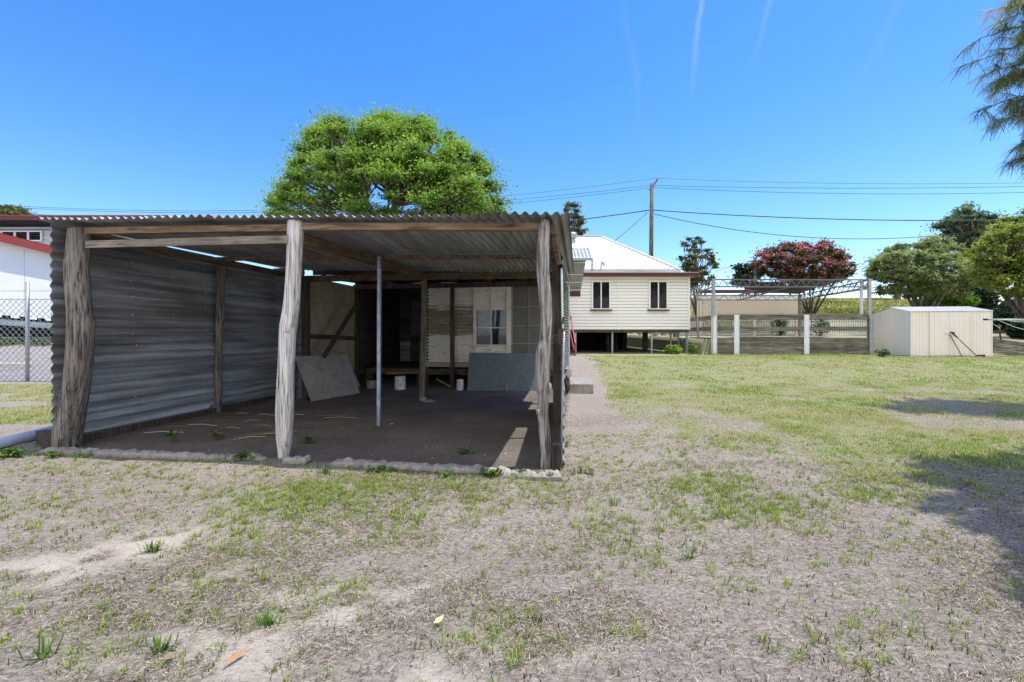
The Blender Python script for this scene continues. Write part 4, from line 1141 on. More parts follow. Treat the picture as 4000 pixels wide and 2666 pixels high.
def yard():
    d = 20.5
    R = thing('steel_pergola', 'grey steel truss pergola frame standing above the sleeper wall', 'pergola', (A(3090, 0, d).x, d, .43))
    fl, fr_ = A(2787, 1093, d), A(3396, 1094, d); bl = A(2640, 1154, 28.8); br = A(3128, 1154, 28.8)
    h = .32
    mb = MB(); truss(mb, fl, fr_, h, 16); mb.build('front_truss', M['steel'], R)
    mb = MB(); truss(mb, bl, br, h * .95, 13); mb.build('rear_truss', M['steel'], R)
    mb = MB(); truss(mb, fl, bl, h, 14); mb.build('side_truss', M['steel'], R)
    mb = MB(); truss(mb, fr_, br, h, 14); mb.build('side_truss', M['steel'], R)
    mb = MB(); truss(mb, fl.lerp(fr_, .495), bl.lerp(br, .50), h, 14); mb.build('middle_truss', M['steel'], R)
    mb = MB(); mb.tube([A(3392, 1128, d + .2), A(3140, 1166, 28.5)], .055, 8); mb.build('gutter_pipe', M['white'], R, True)
    for p, w in ((fl, .13), (fr_ + Vector((.0, 0, 0)), .13)):
        mb = MB(); mb.box((p.x, p.y, (p.z + 2.2) / 2 + .0), (w, .1, p.z - 2.2 + .1)); mb.build('column', M['galv'], R)
    for p in (bl, br):
        mb = MB(); mb.box((p.x, p.y + .05, (p.z + 1.0) / 2), (.2, .15, p.z - 1.0)); mb.build('column', M['grey_beam'], R)
    mb = MB(); mb.box((fr_.x - .13, d + .3, 2.9), (.1, .08, 1.7)); mb.build('downpipe', M['white'], R)
    mb = MB(); mb.tube([fr_ + Vector((-.1, 0, 0)), fr_ + Vector((-.1, 0, .35))], .02, 5); mb.build('mast', M['dark'], R)
    # shade sail
    c0 = A(2830, 1104, 21.5); c1 = A(3190, 1098, 21.2); c2 = A(3330, 1078, 27); c3 = A(3115, 1150, 26.5)
    mb = MB(); n = 12; vs = []; fs = []
    for i in range(n + 1):
        for j in range(n + 1):
            u, v = i / n, j / n
            p = c0.lerp(c1, u).lerp(A(2960, 1140, 28).lerp(c3, u), v); p.z -= .55 * math.sin(math.pi * u) * .5 * (1 - v) * v * 4 * .5
            vs.append(p)
    for i in range(n):
        for j in range(n): fs.append((i * (n + 1) + j, (i + 1) * (n + 1) + j, (i + 1) * (n + 1) + j + 1, i * (n + 1) + j + 1))
    mb.add(vs, fs); mb.add([c1, c2, c3], [(0, 1, 2)])
    tag(mb.build('shade_sail', M['sail'], None, True), 'dark brown shade sail slung under the steel pergola', 'shade sail')
    # sleeper wall and rails
    W = thing('sleeper_fence', 'timber sleeper retaining wall with two rails and white steel posts', 'fence', (A(3090, 0, d).x, d, .43))
    cols = [2791, 2876, 3149, 3402]
    X = [A(c, 0, d).x for c in cols]
    gb = .40
    for i in range(3):
        x0, x1 = X[i], X[i + 1]
        for k in range(4):
            mb = MB(); mb.box(((x0 + x1) / 2, d + .03 + random.uniform(-.008, .008), gb + .1 + .203 * k), (x1 - x0 - .02, .075, .182 + random.uniform(-.004, .004))); mb.build('sleeper', M['sleeper'], W)
        for z in (A(0, 1240, d).z, A(0, 1285, d).z):
            mb = MB(); mb.box(((x0 + x1) / 2, d + .04, z), (x1 - x0 - .02, .05, .20)); mb.build('rail', M['sleeper'], W)
    mb = MB(); mb.box(((X[0] + X[3]) / 2, d + .03, A(0, 1228, d).z), (X[3] - X[0] + .2, .14, .03)); mb.build('cap_rail', M['grey_beam'], W)
    for i, x in enumerate(X):
        zt = A(0, 1229, d).z - .02
        mb = MB(); mb.box((x, d - .04, (gb + zt) / 2), (.24 if i in (1, 2) else .19, .014, zt - gb)); mb.box((x, d + .03, (gb + zt) / 2), (.014, .126, zt - gb)); 
        mb.box((x, d + .1, (gb + zt) / 2), (.22, .014, zt - gb)); p = mb.build('post', M['white'] if i < 3 else M['galv'], W)
        mb = MB()
        for k in range(20):
            for s in (-1, 1):
                if 5 < k < 8: continue
                mb.box((x + s * (.09 if i in (1, 2) else .07), d - .05, gb + .08 + k * .088), (.022, .01, .022))
        mb.build('bolt', M['dark'], p)
    # return along the left side
    p0 = Vector((X[0], d + .05, 0)); p1 = Vector((A(2695, 0, 24.6).x, 24.6, 0)); 
    for k in range(4):
        mb = MB(); mb.beam(p0 + Vector((0, 0, gb + .1 + .203 * k)), p1 + Vector((0, 0, gb + .1 + .203 * k)), .07, .183); mb.build('sleeper', M['sleeper'], W)
    for z in (A(0, 1240, d).z, A(0, 1285, d).z):
        mb = MB(); mb.beam(p0 + Vector((0, 0, z)), p1 + Vector((0, 0, z)), .05, .2); mb.build('rail', M['beam_wood'], W)
    mb = MB(); q = p0.lerp(p1, .55); mb.box((q.x - .06, q.y, 1.3), (.1, .1, 1.9)); mb.build('post', M['galv'], W)
    mb = MB()
    for z in (2.02, 1.92, 1.55, 1.45):
        mb.tube([(X[0], d + .1, z), (X[3], d + .1, z + .01)], .006, 4)
    mb.build('wire', M['dark'], W)
    # carport with blind
    dc = 30.5
    Cc = thing('carport', 'cream carport with maroon roof edge and beige blind behind the pergola', 'carport', (A(2930, 0, dc).x, dc, 1.2))
    xa, xb = A(2690, 0, dc).x, A(3132, 0, dc).x
    zt = A(0, 1142, dc).z
    mb = MB(); p0 = Vector((xa, dc - .3, zt + .12)); corrugated(mb, p0, (0, 5, .35), (1, 0, 0), 5, xb - xa + .1, .2, .02, (0, 0, 1), 1, 0, 0, 0, 6); mb.build('roof', M['red_roof'], Cc, True)
    mb = MB(); mb.box(((xa + xb) / 2, dc - .3, zt), (xb - xa, .05, .20)); mb.build('fascia', M['maroon'], Cc)
    mb = MB(); zb1, zb2 = A(0, 1234, dc).z, A(0, 1156, dc).z; bx0, bx1 = A(2790, 0, dc).x, A(3120, 0, dc).x
    mb.box(((bx0 + bx1) / 2, dc, (zb1 + zb2) / 2), (bx1 - bx0, .03, zb2 - zb1)); mb.build('blind', M['blind'], Cc)
    mb = MB(); mb.box(((xa + .6 + bx1) / 2, dc + .01, zb2 - .1), (bx1 - xa - .6, .06, .3)); mb.build('header', M['cream'], Cc)
    for px in (2948, 3015, 3113):
        mb = MB(); x = A(px, 0, dc).x; mb.box((x, dc + .05, (1.0 + zb1) / 2), (.17 if px > 3100 else .15, .12, zb1 - 1.0)); mb.build('post', M['cream2'], Cc)
    for px in (2726, 2733):
        mb = MB(); x = A(px, 0, dc).x; mb.box((x, dc - .1 * (px > 2730), 2.45), (.1, .1, 3.2)); mb.build('post', M['cream2'], Cc)
    mb = MB()
    for k in range(9): mb.box((A(2733 + 8 * k, 0, dc).x, dc - .02, 3.05), (.08, .03, 1.35))
    for z in (2.55, 3.6): mb.box((A(2760, 0, dc).x, dc + .01, z), (1.3, .03, .06))
    mb.build('slat_screen', M['cream2'], Cc)
    o = MB().tube([A(2729, 1322, 29.5), A(2729, 1304, 29.5)], .09, 10).build('orange_bin', M['orange'], None, True); tag(o, 'small orange container behind the left rails of the sleeper fence', 'container')
    # picket fence
    Pk = thing('picket_fence', 'long cream picket fence behind the pergola yard', 'fence', (18, 33, 1.3))
    mb = MB(); x = 12.2
    while x < 27.5:
        z0 = zgf(x, 33); mb.add([(x, 33, z0 + .05), (x + .11, 33, z0 + .05), (x + .11, 33, z0 + 1.05), (x + .055, 33, z0 + 1.13), (x, 33, z0 + 1.05)], [(0, 1, 2, 3, 4)]); x += .17
    mb.build('pickets', M['cream'], Pk)
    mb = MB()
    for z in (1.45, 2.15): mb.beam((12, 33.04, z), (27.5, 33.04, z), .04, .08)
    mb.build('rail', M['cream2'], Pk)


yard()


def shrub(name, label, cat, px, py, d, w, h, n, m, group=None, ls=.09):
    c = A(px, py, d); root = thing(name, label, cat, c, group)
    k = rng.normal(0, 1, (n, 3)); k = k / np.linalg.norm(k, axis=1)[:, None] * (rng.random((n, 1)) ** .45)
    P = np.array(c) + np.array([0, 0, h * .55]) + k * np.array([w / 2, w / 2, h * .5])
    P = P + .12 * h * (np.stack([vnoise(P[:, 0] * 3 + i * 7, P[:, 2] * 3 + i) for i in range(3)], 1) - .5)
    leaves(root, 'foliage', P, ls, m)
    mb = MB()
    for j in range(6): mb.tube([c - Vector((0, 0, .1)), c + Vector((random.uniform(-w, w) * .3, 0, h * .6))], [.02, .008], 5)
    mb.build('stem', M['bark'], root)


def leaves(root, name, P, size, m, shade=None, elong=2.0, upb=.5):
    n = len(P)
    nr = rng.normal(0, 1, (n, 3)); nr[:, 2] = np.abs(nr[:, 2]) + upb
    nr /= np.linalg.norm(nr, axis=1)[:, None]
    t = rng.normal(0, 1, (n, 3)); t -= nr * np.sum(t * nr, 1)[:, None]; t /= np.linalg.norm(t, axis=1)[:, None]
    b = np.cross(nr, t)
    s = size * rng.uniform(.6, 1.4, (n, 1))
    V = np.stack([P - t * s * elong / 2, P + b * s / 2 - t * s * .1, P + t * s * elong / 2 - nr * s * .2, P - b * s / 2 - t * s * .1], 1).reshape(-1, 3)
    Q = np.arange(n * 4).reshape(-1, 4)
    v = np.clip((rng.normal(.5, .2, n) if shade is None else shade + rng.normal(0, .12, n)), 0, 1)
    return np_mesh(name, V, Q, dict(v=np.repeat(v, 4)), m, root)


# ------------------------------------------------------------------ trees
def inside_poly(x, y, poly):
    r = False; j = len(poly) - 1
    for i in range(len(poly)):
        xi, yi = poly[i]; xj, yj = poly[j]
        if (yi > y) != (yj > y) and x < (xj - xi) * (y - yi) / (yj - yi) + xi: r = not r
        j = i
    return r


def tree(name, label, d, base_px, trunk_r, fork_frac, outline, puff_px, n_puffs, leaf_n, leaf_s, mat, bark, group=None, depth=1.0, flat=.6, base_z=None,
         branch=True, shade_fn=None, elong=2.0, gap=.75, forks=5, twigs=3, cat='tree', gapfn=None):
    base = A(base_px, CY, d); base.z = zgf(base.x, d) if base_z is None else base_z
    R = thing(name, label, cat, base, group)
    xs = [p[0] for p in outline]; ys = [p[1] for p in outline]
    cx, cy = (min(xs) + max(xs)) / 2, (min(ys) + max(ys)) / 2; hw, hh = (max(xs) - min(xs)) / 2, (max(ys) - min(ys)) / 2
    W = hw * d / F * depth
    puffs = []; tries = 0
    while len(puffs) < n_puffs and tries < 40000:
        tries += 1
        x, y = random.uniform(min(xs), max(xs)), random.uniform(min(ys), max(ys))
        if not inside_poly(x, y, outline): continue
        if gapfn is not None and random.random() < gapfn(x, y): continue
        u = min(1, math.hypot((x - cx) / hw, (y - cy) / hh)); dd = W * math.sqrt(max(.0, 1 - u * u))
        yy = random.choice((-1, 1)) * dd * random.random() ** .5
        p = A(x, y, d + yy); r = puff_px * d / F * random.uniform(.7, 1.25)
        if any((p - q).length < gap * (r + rr) * .5 for q, rr in puffs): continue
        puffs.append((p, r))
    # leaves
    Ps = []; Sh = []
    for p, r in puffs:
        n = int(leaf_n / len(puffs) * (r / (puff_px * d / F)) ** 2)
        k = rng.normal(0, 1, (n, 3)); k /= np.linalg.norm(k, axis=1)[:, None]
        k[:, 2] = np.where(rng.random(n) < .72, np.abs(k[:, 2]), k[:, 2]); rad = np.clip(np.abs(rng.normal(0, .62, (n, 1))), 0, 1.7)
        lump = 1 + .35 * (vnoise(k[:, 0] * 2.5 + p.x, k[:, 2] * 2.5 + p.z)[:, None] - .5) * 2
        q = np.array(p) + k * rad * lump * np.array([r, r, r * flat])
        Ps.append(q)
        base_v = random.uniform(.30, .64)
        Sh.append(base_v + .24 * k[:, 2] * np.minimum(rad[:, 0], 1) - .14 * (1 - np.minimum(rad[:, 0], 1)))  # leaf tops lightened and puff cores darkened: light and shade in the colour
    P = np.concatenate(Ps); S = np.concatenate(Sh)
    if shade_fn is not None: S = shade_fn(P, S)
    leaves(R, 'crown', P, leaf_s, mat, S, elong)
    # trunk and limbs
    mb = MB(); top = Vector((base.x, d, base.z + (min(p[0].z for p in puffs) - base.z) * fork_frac + .3)); 
    mb.tube([base - Vector((0, 0, .2)), base.lerp(top, .5) + Vector((random.uniform(-.05, .05), 0, 0)), top], [trunk_r * 1.15, trunk_r, trunk_r * .9], 10, lump=.1)
    if branch:
        hubs = []
        zmid = sum(p[0].z for p in puffs) / len(puffs)
        for i in range(forks):
            an = 6.283 * i / forks + random.uniform(-.3, .3); rr = W * .38 / max(depth, .3)
            hp = Vector((top.x + math.cos(an) * rr, d + math.sin(an) * rr * depth, top.z + (zmid - top.z) * random.uniform(.45, .9)))
            md = top.lerp(hp, .5) + Vector((0, 0, -.05 * rr)); mb.tube([top - Vector((0, 0, .2)), md, hp], [trunk_r * .62, trunk_r * .48, trunk_r * .36], 7, lump=.08); hubs.append(hp)
        hubs.append(top)
        for p, r in puffs:
            hb = min(hubs, key=lambda q: (q - p).length + (1.2 if q is top else 0))
            L = (p - hb).length; md = hb.lerp(p, .5) + Vector((random.uniform(-.08, .08) * L, random.uniform(-.08, .08) * L, -.06 * L))
            mb.tube([hb, md, p], [trunk_r * .28, trunk_r * .17, trunk_r * .07], 5, cap=False)
            for k in range(twigs):
                q = p + Vector((random.gauss(0, 1), random.gauss(0, 1), abs(random.gauss(.4, .5)))).normalized() * r * .75
                mb.tube([md.lerp(p, random.uniform(.4, .9)), q], [trunk_r * .08, trunk_r * .03], 4, cap=False)
    mb.build('trunk', bark, R, True)
    return R


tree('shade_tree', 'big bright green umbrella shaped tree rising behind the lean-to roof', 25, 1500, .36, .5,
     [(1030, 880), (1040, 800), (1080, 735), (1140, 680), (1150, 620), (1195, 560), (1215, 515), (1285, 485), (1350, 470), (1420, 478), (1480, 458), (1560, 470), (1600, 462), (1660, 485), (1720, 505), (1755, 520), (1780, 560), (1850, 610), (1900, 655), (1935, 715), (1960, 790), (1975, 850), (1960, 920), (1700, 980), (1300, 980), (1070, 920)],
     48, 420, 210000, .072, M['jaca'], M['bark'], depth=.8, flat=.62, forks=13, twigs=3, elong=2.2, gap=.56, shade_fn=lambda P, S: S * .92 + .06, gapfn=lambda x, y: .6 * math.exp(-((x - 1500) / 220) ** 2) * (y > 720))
tree('backyard_tree', 'olive leaved tree showing between the lean-to roof and the house ridge', 45, 2215, .25, .5,
     [(2160, 880), (2185, 830), (2215, 805), (2250, 800), (2280, 815), (2275, 860), (2285, 900), (2270, 940), (2220, 960), (2170, 930)],
     20, 40, 6500, .13, M['leaf_olive'], M['bark_grey'], elong=2.4, gap=.7, twigs=3)
tree('sparse_tree', 'thin open crowned grey green tree right of the house roof', 40, 2725, .22, .35,
     [(2650, 990), (2665, 950), (2690, 935), (2725, 925), (2755, 965), (2780, 985), (2795, 1040), (2790, 1080), (2820, 1085), (2780, 1110), (2740, 1130), (2700, 1180), (2690, 1130), (2660, 1080), (2670, 1040)],
     15, 75, 5200, .12, M['leaf_olive'], M['bark'], elong=2.4, gap=.75, twigs=4, flat=.6)
tree('dark_tree', 'dark dense evergreen clump left of the pink flowering tree', 85, 2920, .4, .5,
     [(2870, 1075), (2875, 1045), (2900, 1030), (2940, 1035), (2960, 1060), (2960, 1100), (2900, 1150), (2870, 1110)],
     22, 20, 5000, .30, M['leaf_dark'], M['bark'], gap=.6, twigs=2)


def pink(P, S):
    nz = vnoise(P[:, 0] * 2.3, P[:, 2] * 2.3 + P[:, 1]); f = (nz > .58) & (rng.random(len(P)) < .7) & (S > .45)
    low = sstep(4.4, 7.2, P[:, 2])
    f = f & (rng.random(len(P)) < .35 + .65 * low)
    return np.where(f, .66 + .34 * rng.random(len(P)), np.clip(S * .95, 0, .6))


tree('crepe_myrtle', 'pink flowering tree spreading behind the steel pergola', 34, 3165, .14, .25,
     [(2938, 1060), (2960, 995), (3020, 975), (3060, 960), (3110, 965), (3125, 950), (3180, 955), (3230, 948), (3250, 975), (3290, 990), (3310, 1000), (3345, 1035), (3330, 1065), (3300, 1090), (3200, 1120), (3100, 1120), (3000, 1090), (2970, 1080)],
     21, 230, 40000, .10, M['myrtle'], M['bark'], depth=.8, flat=.75, forks=7, gap=.62, shade_fn=pink, twigs=3)
tree('feathery_tree', 'broad feathery grey green tree behind the garden shed', 33, 3605, .2, .18,
     [(3400, 1085), (3395, 1040), (3440, 990), (3480, 960), (3530, 985), (3590, 945), (3640, 930), (3700, 940), (3760, 985), (3800, 1030), (3830, 1090), (3810, 1150), (3740, 1170), (3640, 1160), (3540, 1165), (3440, 1150), (3400, 1125)],
     24, 250, 46000, .075, M['leaf_feather'], M['bark_grey'], depth=.7, flat=.7, forks=8, gap=.62, elong=3.8, twigs=4)
tree('dark_gum', 'tall blue green tree behind the feathery tree at far right', 48, 3838, .85, .6,
     [(3660, 880), (3690, 850), (3740, 840), (3750, 810), (3775, 800), (3790, 835), (3850, 845), (3920, 850), (3990, 855), (4060, 880), (4060, 960), (3900, 990), (3760, 980), (3690, 940)],
     26, 110, 26000, .16, M['leaf_blue'], M['bark_grey'], depth=.7, gap=.6, twigs=3)
tree('distant_tree', 'faint rounded tree crown between the feathery tree and the sky', 70, 3505, .4, .5,
     [(3480, 975), (3500, 965), (3535, 960), (3540, 1000), (3490, 1010)], 20, 8, 2600, .3, M['leaf_olive'], M['bark_grey'], gap=.5)
tree('bright_tree', 'yellow green dense tree overhanging the right edge of the garden', 25, 4010, .22, .3,
     [(3775, 1010), (3800, 970), (3845, 950), (3850, 905), (3905, 890), (3925, 855), (3975, 850), (4010, 820), (4100, 825), (4200, 830), (4260, 950), (4260, 1150), (4150, 1190), (4040, 1195), (3985, 1165), (3930, 1165), (3890, 1120), (3850, 1125), (3800, 1080), (3770, 1060)],
     24, 330, 90000, .07, M['leaf_bright'], M['bark'], depth=.7, gap=.58, flat=.8, forks=7, elong=2.2, twigs=4)
tree('street_tree', 'small tree top above the red roofed building at far left', 40, 20, .2, .5,
     [(-80, 860), (-40, 815), (0, 815), (30, 820), (60, 810), (95, 840), (110, 850), (60, 880), (-40, 890)], 26, 22, 7000, .16, M['leaf_olive'], M['bark_grey'], gap=.6, elong=2.4)


def casuarina():
    base = Vector((13.5, 7.4, 0)); base.z = zgf(base.x, base.y)
    R = thing('casuarina_tree', 'drooping needle leaved casuarina hanging in at the top right', 'tree', base)
    mb = MB(); top = base + Vector((-.4, 0, 9.5)); mb.tube([base, base.lerp(top, .5) + Vector((.1, 0, 0)), top], [.32, .26, .12], 12, lump=.08)
    limbs = []
    dd = 9.0
    tips = [(3862, 40, 9.0), (3790, 150, 9.0), (3775, 235, 8.9), (3800, 330, 9.3), (3790, 425, 9.0), (3860, 470, 9.4), (3910, 400, 8.6), (3900, 150, 9.6), (3960, 260, 9.0), (3940, 560, 9.2), (3985, 650, 9.0),
            (3930, 30, 8.5), (3990, 120, 8.8), (4040, 330, 9), (4080, 480, 9), (4060, 620, 9.3), (4100, 200, 8.5), (3900, 300, 9.3), (3995, 500, 9.1), (4010, 720, 9.1)]
    T = [A(x + 55, y, d) for x, y, d in tips]
    for _ in range(14): T.append(A(random.uniform(3860, 4150), random.uniform(-120, 640), random.uniform(8.4, 10)))
    nin = len(T)
    # outer limbs beyond the frame that shade the lawn
    for gx, gy in [(3560, 1865), (3660, 1880), (3760, 1890), (3860, 1900), (3960, 1930), (3800, 1990), (3900, 2040), (3980, 2120), (3940, 2200), (3990, 2290), (4010, 2380), (3740, 1605), (3830, 1612), (3920, 1622), (4000, 1635), (4080, 1900), (4100, 2050)]:
        dg = F * H0 / (gy - CY); xg = (gx - CX) * dg / F; zz = random.uniform(4.2, 6.2)
        T.append(Vector((xg + .32 * zz, dg + .037 * zz, zz)))
    V = []; S = []; WF = []
    for ti, tp in enumerate(T):
        st = base.lerp(top, min(.95, max(.3, (tp.z + random.uniform(.2, 1.0)) / 9.5)))
        md = st.lerp(tp, .55) + Vector((random.uniform(-.3, .3), random.uniform(-.3, .3), random.uniform(.0, .5))); pts = []
        ax = (tp - st).normalized()
        for i in range(11):
            u = i / 10; q = st * (1 - u) ** 2 + md * 2 * u * (1 - u) + tp * u * u
            if 0 < i: q = q + Vector((random.gauss(0, .03), random.gauss(0, .03), random.gauss(0, .03)))
            pts.append(q)
        mb.tube(pts, [.05 - .043 * i / 10 for i in range(11)], 5, cap=False)
        nb = 15
        for j in range(nb):
            u = .42 + .58 * (j + random.random()) / nb; k = min(9, int(u * 10)); b = pts[k].lerp(pts[k + 1], u * 10 - k)
            an = random.uniform(0, 6.283); sd = (Vector((math.cos(an), math.sin(an), random.uniform(-.35, .45))).normalized() * .75 + ax * .6).normalized() * random.uniform(.15, .5) * (1.25 - .5 * u)
            e = b + sd; mb.tube([b, b.lerp(e, .5) + Vector((0, 0, .02)), e], [.009, .006, .003], 4, cap=False)
            orange = ti < nin and random.random() < .02
            shade = random.uniform(.25, .65)
            for q in range(60 if ti < nin else 150):
                w = random.uniform(.05, 1.05); o = b.lerp(e, w)
                dv = (sd.normalized() * .55 + Vector((random.gauss(0, .5), random.gauss(0, .5), random.gauss(-.25, .4))) + ax * .25).normalized()
                L = random.uniform(.14, .34)
                p1 = o + dv * L * .4; p2 = o + dv * L * .75 + Vector((0, 0, -L * .10)); p3 = o + dv * L + Vector((0, 0, -L * .30))
                V.append((o, p1, p2, p3)); WF.append(1.0 if ti < nin else 3.4); S.append(.97 if orange else shade + random.uniform(-.2, .2))
    P = np.array([[tuple(p) for p in s] for s in V]); n = len(P)
    an = rng.uniform(0, 6.283, n); w = np.stack([np.cos(an), np.sin(an), np.zeros(n)], 1)[:, None, :] * np.array([.0045, .005, .0045, .002])[None, :, None] * np.array(WF)[:, None, None]
    VV = np.stack([P - w, P + w], 2).reshape(-1, 3)
    b = np.arange(n) * 8
    Q = np.concatenate([np.stack([b + 2 * i, b + 2 * i + 1, b + 2 * i + 3, b + 2 * i + 2], 1) for i in range(3)])
    np_mesh('foliage', VV, Q, dict(v=np.repeat(np.clip(S, 0, 1), 8)), M['needle'], R)
    mb.build('trunk', M['bark'], R, True)
    print('needles', n)


casuarina()

shrub('flowering_weed', 'low bright leafy bush under the house corner', 'bush', 2628, 1388, 21.4, .85, .5, 420, M['jaca'], ls=.085)
shrub('leafy_bush', 'pale leafy bush beside the house corner steel post', 'bush', 2702, 1385, 21.2, .35, .5, 150, M['jaca'], ls=.08)
shrub('garden_shrub', 'dark shrub behind the rails left of the right carport post', 'shrub', 3050, 1318, 30, 1.0, 1.5, 420, M['leaf_blue'], ls=.10)
shrub('garden_shrub', 'dark shrub behind the rails under the pink tree', 'shrub', 3205, 1318, 29, 1.0, 1.35, 380, M['leaf_blue'], ls=.10)
shrub('clump_grass', 'small dark grass clump at the left corner of the garden shed', 'plant', 3448, 1394, 18.8, .5, .3, 160, M['leaf_blue'], ls=.07)
shrub('low_weed', 'little green weed at the foot of the shed doors', 'plant', 3710, 1412, 18.4, .35, .15, 200, M['weed'], ls=.05)
shrub('rose_bush', 'dark reddish bush at the right edge behind the clothes line', 'bush', 3990, 1330, 21.5, 1.1, .9, 900, M['leaf_dark'], ls=.1)
for i, (px, py, d, w, h, lab) in enumerate([(3960, 1290, 42, 9, 2.6, 'long dark hedge mass behind the clothes line'), (3870, 1282, 44, 6, 1.9, 'dark hedge just right of the garden shed'), (3800, 1230, 40, 3.2, 2.6, 'dark shrub below the blue green tree trunk'),
                                           (4080, 1285, 42, 7, 3.5, 'dark shrubs at the right edge under the yellow green tree'), (3690, 1215, 36, 4, 1.2, 'bright green bush behind the shed roof')]):
    shrub('hedge_bush', lab, 'bush', px, py, d, w, h, 3800, M['weed'] if i == 4 else M['leaf_dark'], 'shrubs along the road', .17)


# ------------------------------------------------------------------ garden shed, shovel, clothes line
def gshed():
    fl = A(3557, 1303, 19.3); fl.z = 0
    R = thing('garden_shed', 'small cream ribbed metal garden shed with double doors', 'garden shed', (fl.x + 1.6, 20.3, .43))
    th = math.radians(7); ax = Vector((math.cos(th), -math.sin(th), 0)); ay = Vector((math.sin(th), math.cos(th), 0)); Wd, Dp = 3.06, 2.36
    z0, z1, zr = .445, 2.335, 2.56
    def P(a, b, z): q = fl + ax * a + ay * b; return Vector((q.x, q.y, z))
    def ribbed(mb, p0, p1, nrm, za, zb, pitch=.15, topf=None):
        L = (p1 - p0).length; n = int(L / pitch); vs = []; fs = []; pts = []
        for i in range(n):
            for u, o in ((0, 0), (.62, 0), (.70, .012), (.86, .012), (.94, 0)): pts.append(((i + u) / n, o))
        pts.append((1, 0))
        for u, o in pts:
            q = p0.lerp(p1, u) + nrm * o; zt = zb if topf is None else topf(u)
            vs += [(q.x, q.y, za), (q.x, q.y, zt)]
        for i in range(len(pts) - 1): fs.append((2 * i, 2 * i + 2, 2 * i + 3, 2 * i + 1))
        mb.add(vs, fs, .4)
    gable = lambda u: z1 + (zr - z1) * (1 - abs(2 * u - 1))
    for a0, b0, a1, b1, nr, tf in ((0, 0, Wd, 0, -ay, None), (0, Dp, 0, 0, -ax, gable), (Wd, 0, Wd, Dp, ax, gable), (Wd, Dp, 0, Dp, ay, None)):
        mb = MB(); ribbed(mb, P(a0, b0, 0), P(a1, b1, 0), nr, z0, z1, .125, tf); mb.build('wall', M['shedcream'], R)
    mb = MB()
    for (b0, za, b1, zb) in ((-.07, z1 - .005, Dp / 2, zr + .02), (Dp / 2, zr + .02, Dp + .07, z1 - .005)):
        n = 24; vs = []; fs = []
        for i in range(n + 1):
            for q, lift in ((0, 0), (.5, 0), (.55, .014), (.8, .014), (.85, 0)):
                a = -.05 + (Wd + .1) * (i + q) / (n + .85); vs += [P(a, b0, za + lift), P(a, b1, zb + lift)]
        for i in range(len(vs) // 2 - 1): fs.append((2 * i, 2 * i + 2, 2 * i + 3, 2 * i + 1))
        mb.add(vs, fs, .4)
    mb.build('roof', M['white_roof'], R)
    for (a0, a1) in ((.72, 1.48), (1.50, 2.28)):
        mb = MB(); ribbed(mb, P(a0, -.028, 0), P(a1, -.028, 0), -ay, z0 + .03, z1 - .05, .19); dr = mb.build('door', M['shedcream'], R)
        mb = MB()
        for a in (a0, a1): mb.beam(P(a, -.034, z0 + .02), P(a, -.034, z1 - .04), .02, .02, ay)
        mb.beam(P(a0, -.034, z1 - .05), P(a1, -.034, z1 - .05), .02, .02); mb.build('door_frame', M['white'], dr)
    mb = MB(); zh = 1.40; mb.beam(P(1.30, -.06, zh), P(1.68, -.06, zh), .03, .05); mb.build('door_bar', M['white'], R)
    mb = MB()
    for a, b in ((0, 0), (Wd, 0)): mb.beam(P(a, b - .01, z0), P(a, b - .01, z1), .04, .04, ay)
    mb.build('corner_trim', M['white'], R)
    mb = MB(); vs = [P(-.06, -.12, .28), P(Wd + .06, -.12, .28), P(Wd + .06, Dp + .05, .28), P(-.06, Dp + .05, .28)]
    mb.slab(vs, .155); mb.build('base_slab', M['concrete'], R)
    # shovel
    S = thing('shovel', 'long handled shovel leaning on the garden shed doors', 'shovel', P(2.0, -.45, .42))
    tp = P(1.53, -.085, 1.42); bt = P(2.09, -.50, .50); 
    mb = MB(); mb.tube([tp, bt], .02, 8); mb.build('shaft', M['grey_beam'], S, True)
    mb = MB(); mb.tube([tp + Vector((-.09, 0, .02)), tp + Vector((.09, 0, .005))], .026, 8); mb.tube([tp, tp.lerp(bt, .22)], .026, 8); mb.build('grip', M['black'], S, True)
    dv = (bt - tp).normalized(); sd = dv.cross(ay).normalized() * .10
    mb = MB(); e = bt + dv * .16 + ax * .12; e.z = zgf(e.x, e.y) + .03; mb.add([bt - sd * .6, bt + sd * .6, e + sd + Vector((0, 0, .03)), e + ax * .1 + Vector((0, 0, -.02)), e - sd], [(0, 1, 2, 3), (0, 3, 4)]); mb.build('blade', M['rust'], S)
    mb = MB(); mb.tube([P(1.44, -.07, 1.36), P(1.74, -.30, .42)], .016, 6); tag(mb.build('shovel_shadow_rod', M['rust'], None, True), 'thin brown rod standing in for the shovel shadow on the shed doors', 'stick')  # added rod in place of the shovel's shadow line
    # edging and sloped sleepers right of the shed
    mb = MB(); a = P(Wd + .1, -.1, .36); mb.beam(a, a + Vector((6, -.15, 0)), .16, .16); mb.beam(a + Vector((-.2, -.12, .10)), a + Vector((6, -.27, .10)), .12, .045); tag(mb.build('concrete_edging', M['concrete']), 'flat pale concrete edging right of the garden shed', 'edging')
    Rm = thing('sleeper_bank', 'dark sloping timber sleepers right of the garden shed', 'retaining wall', P(Wd + 1, .6, .4))
    for k in range(3):
        mb = MB(); y = .25; mb.beam(P(Wd + .08, y + .02 * k, 1.12 - .2 * k), P(Wd + 3.4, y + .02 * k, .62 - .26 * k), .08, .19); mb.build('sleeper', M['sleeper'], Rm)


gshed()


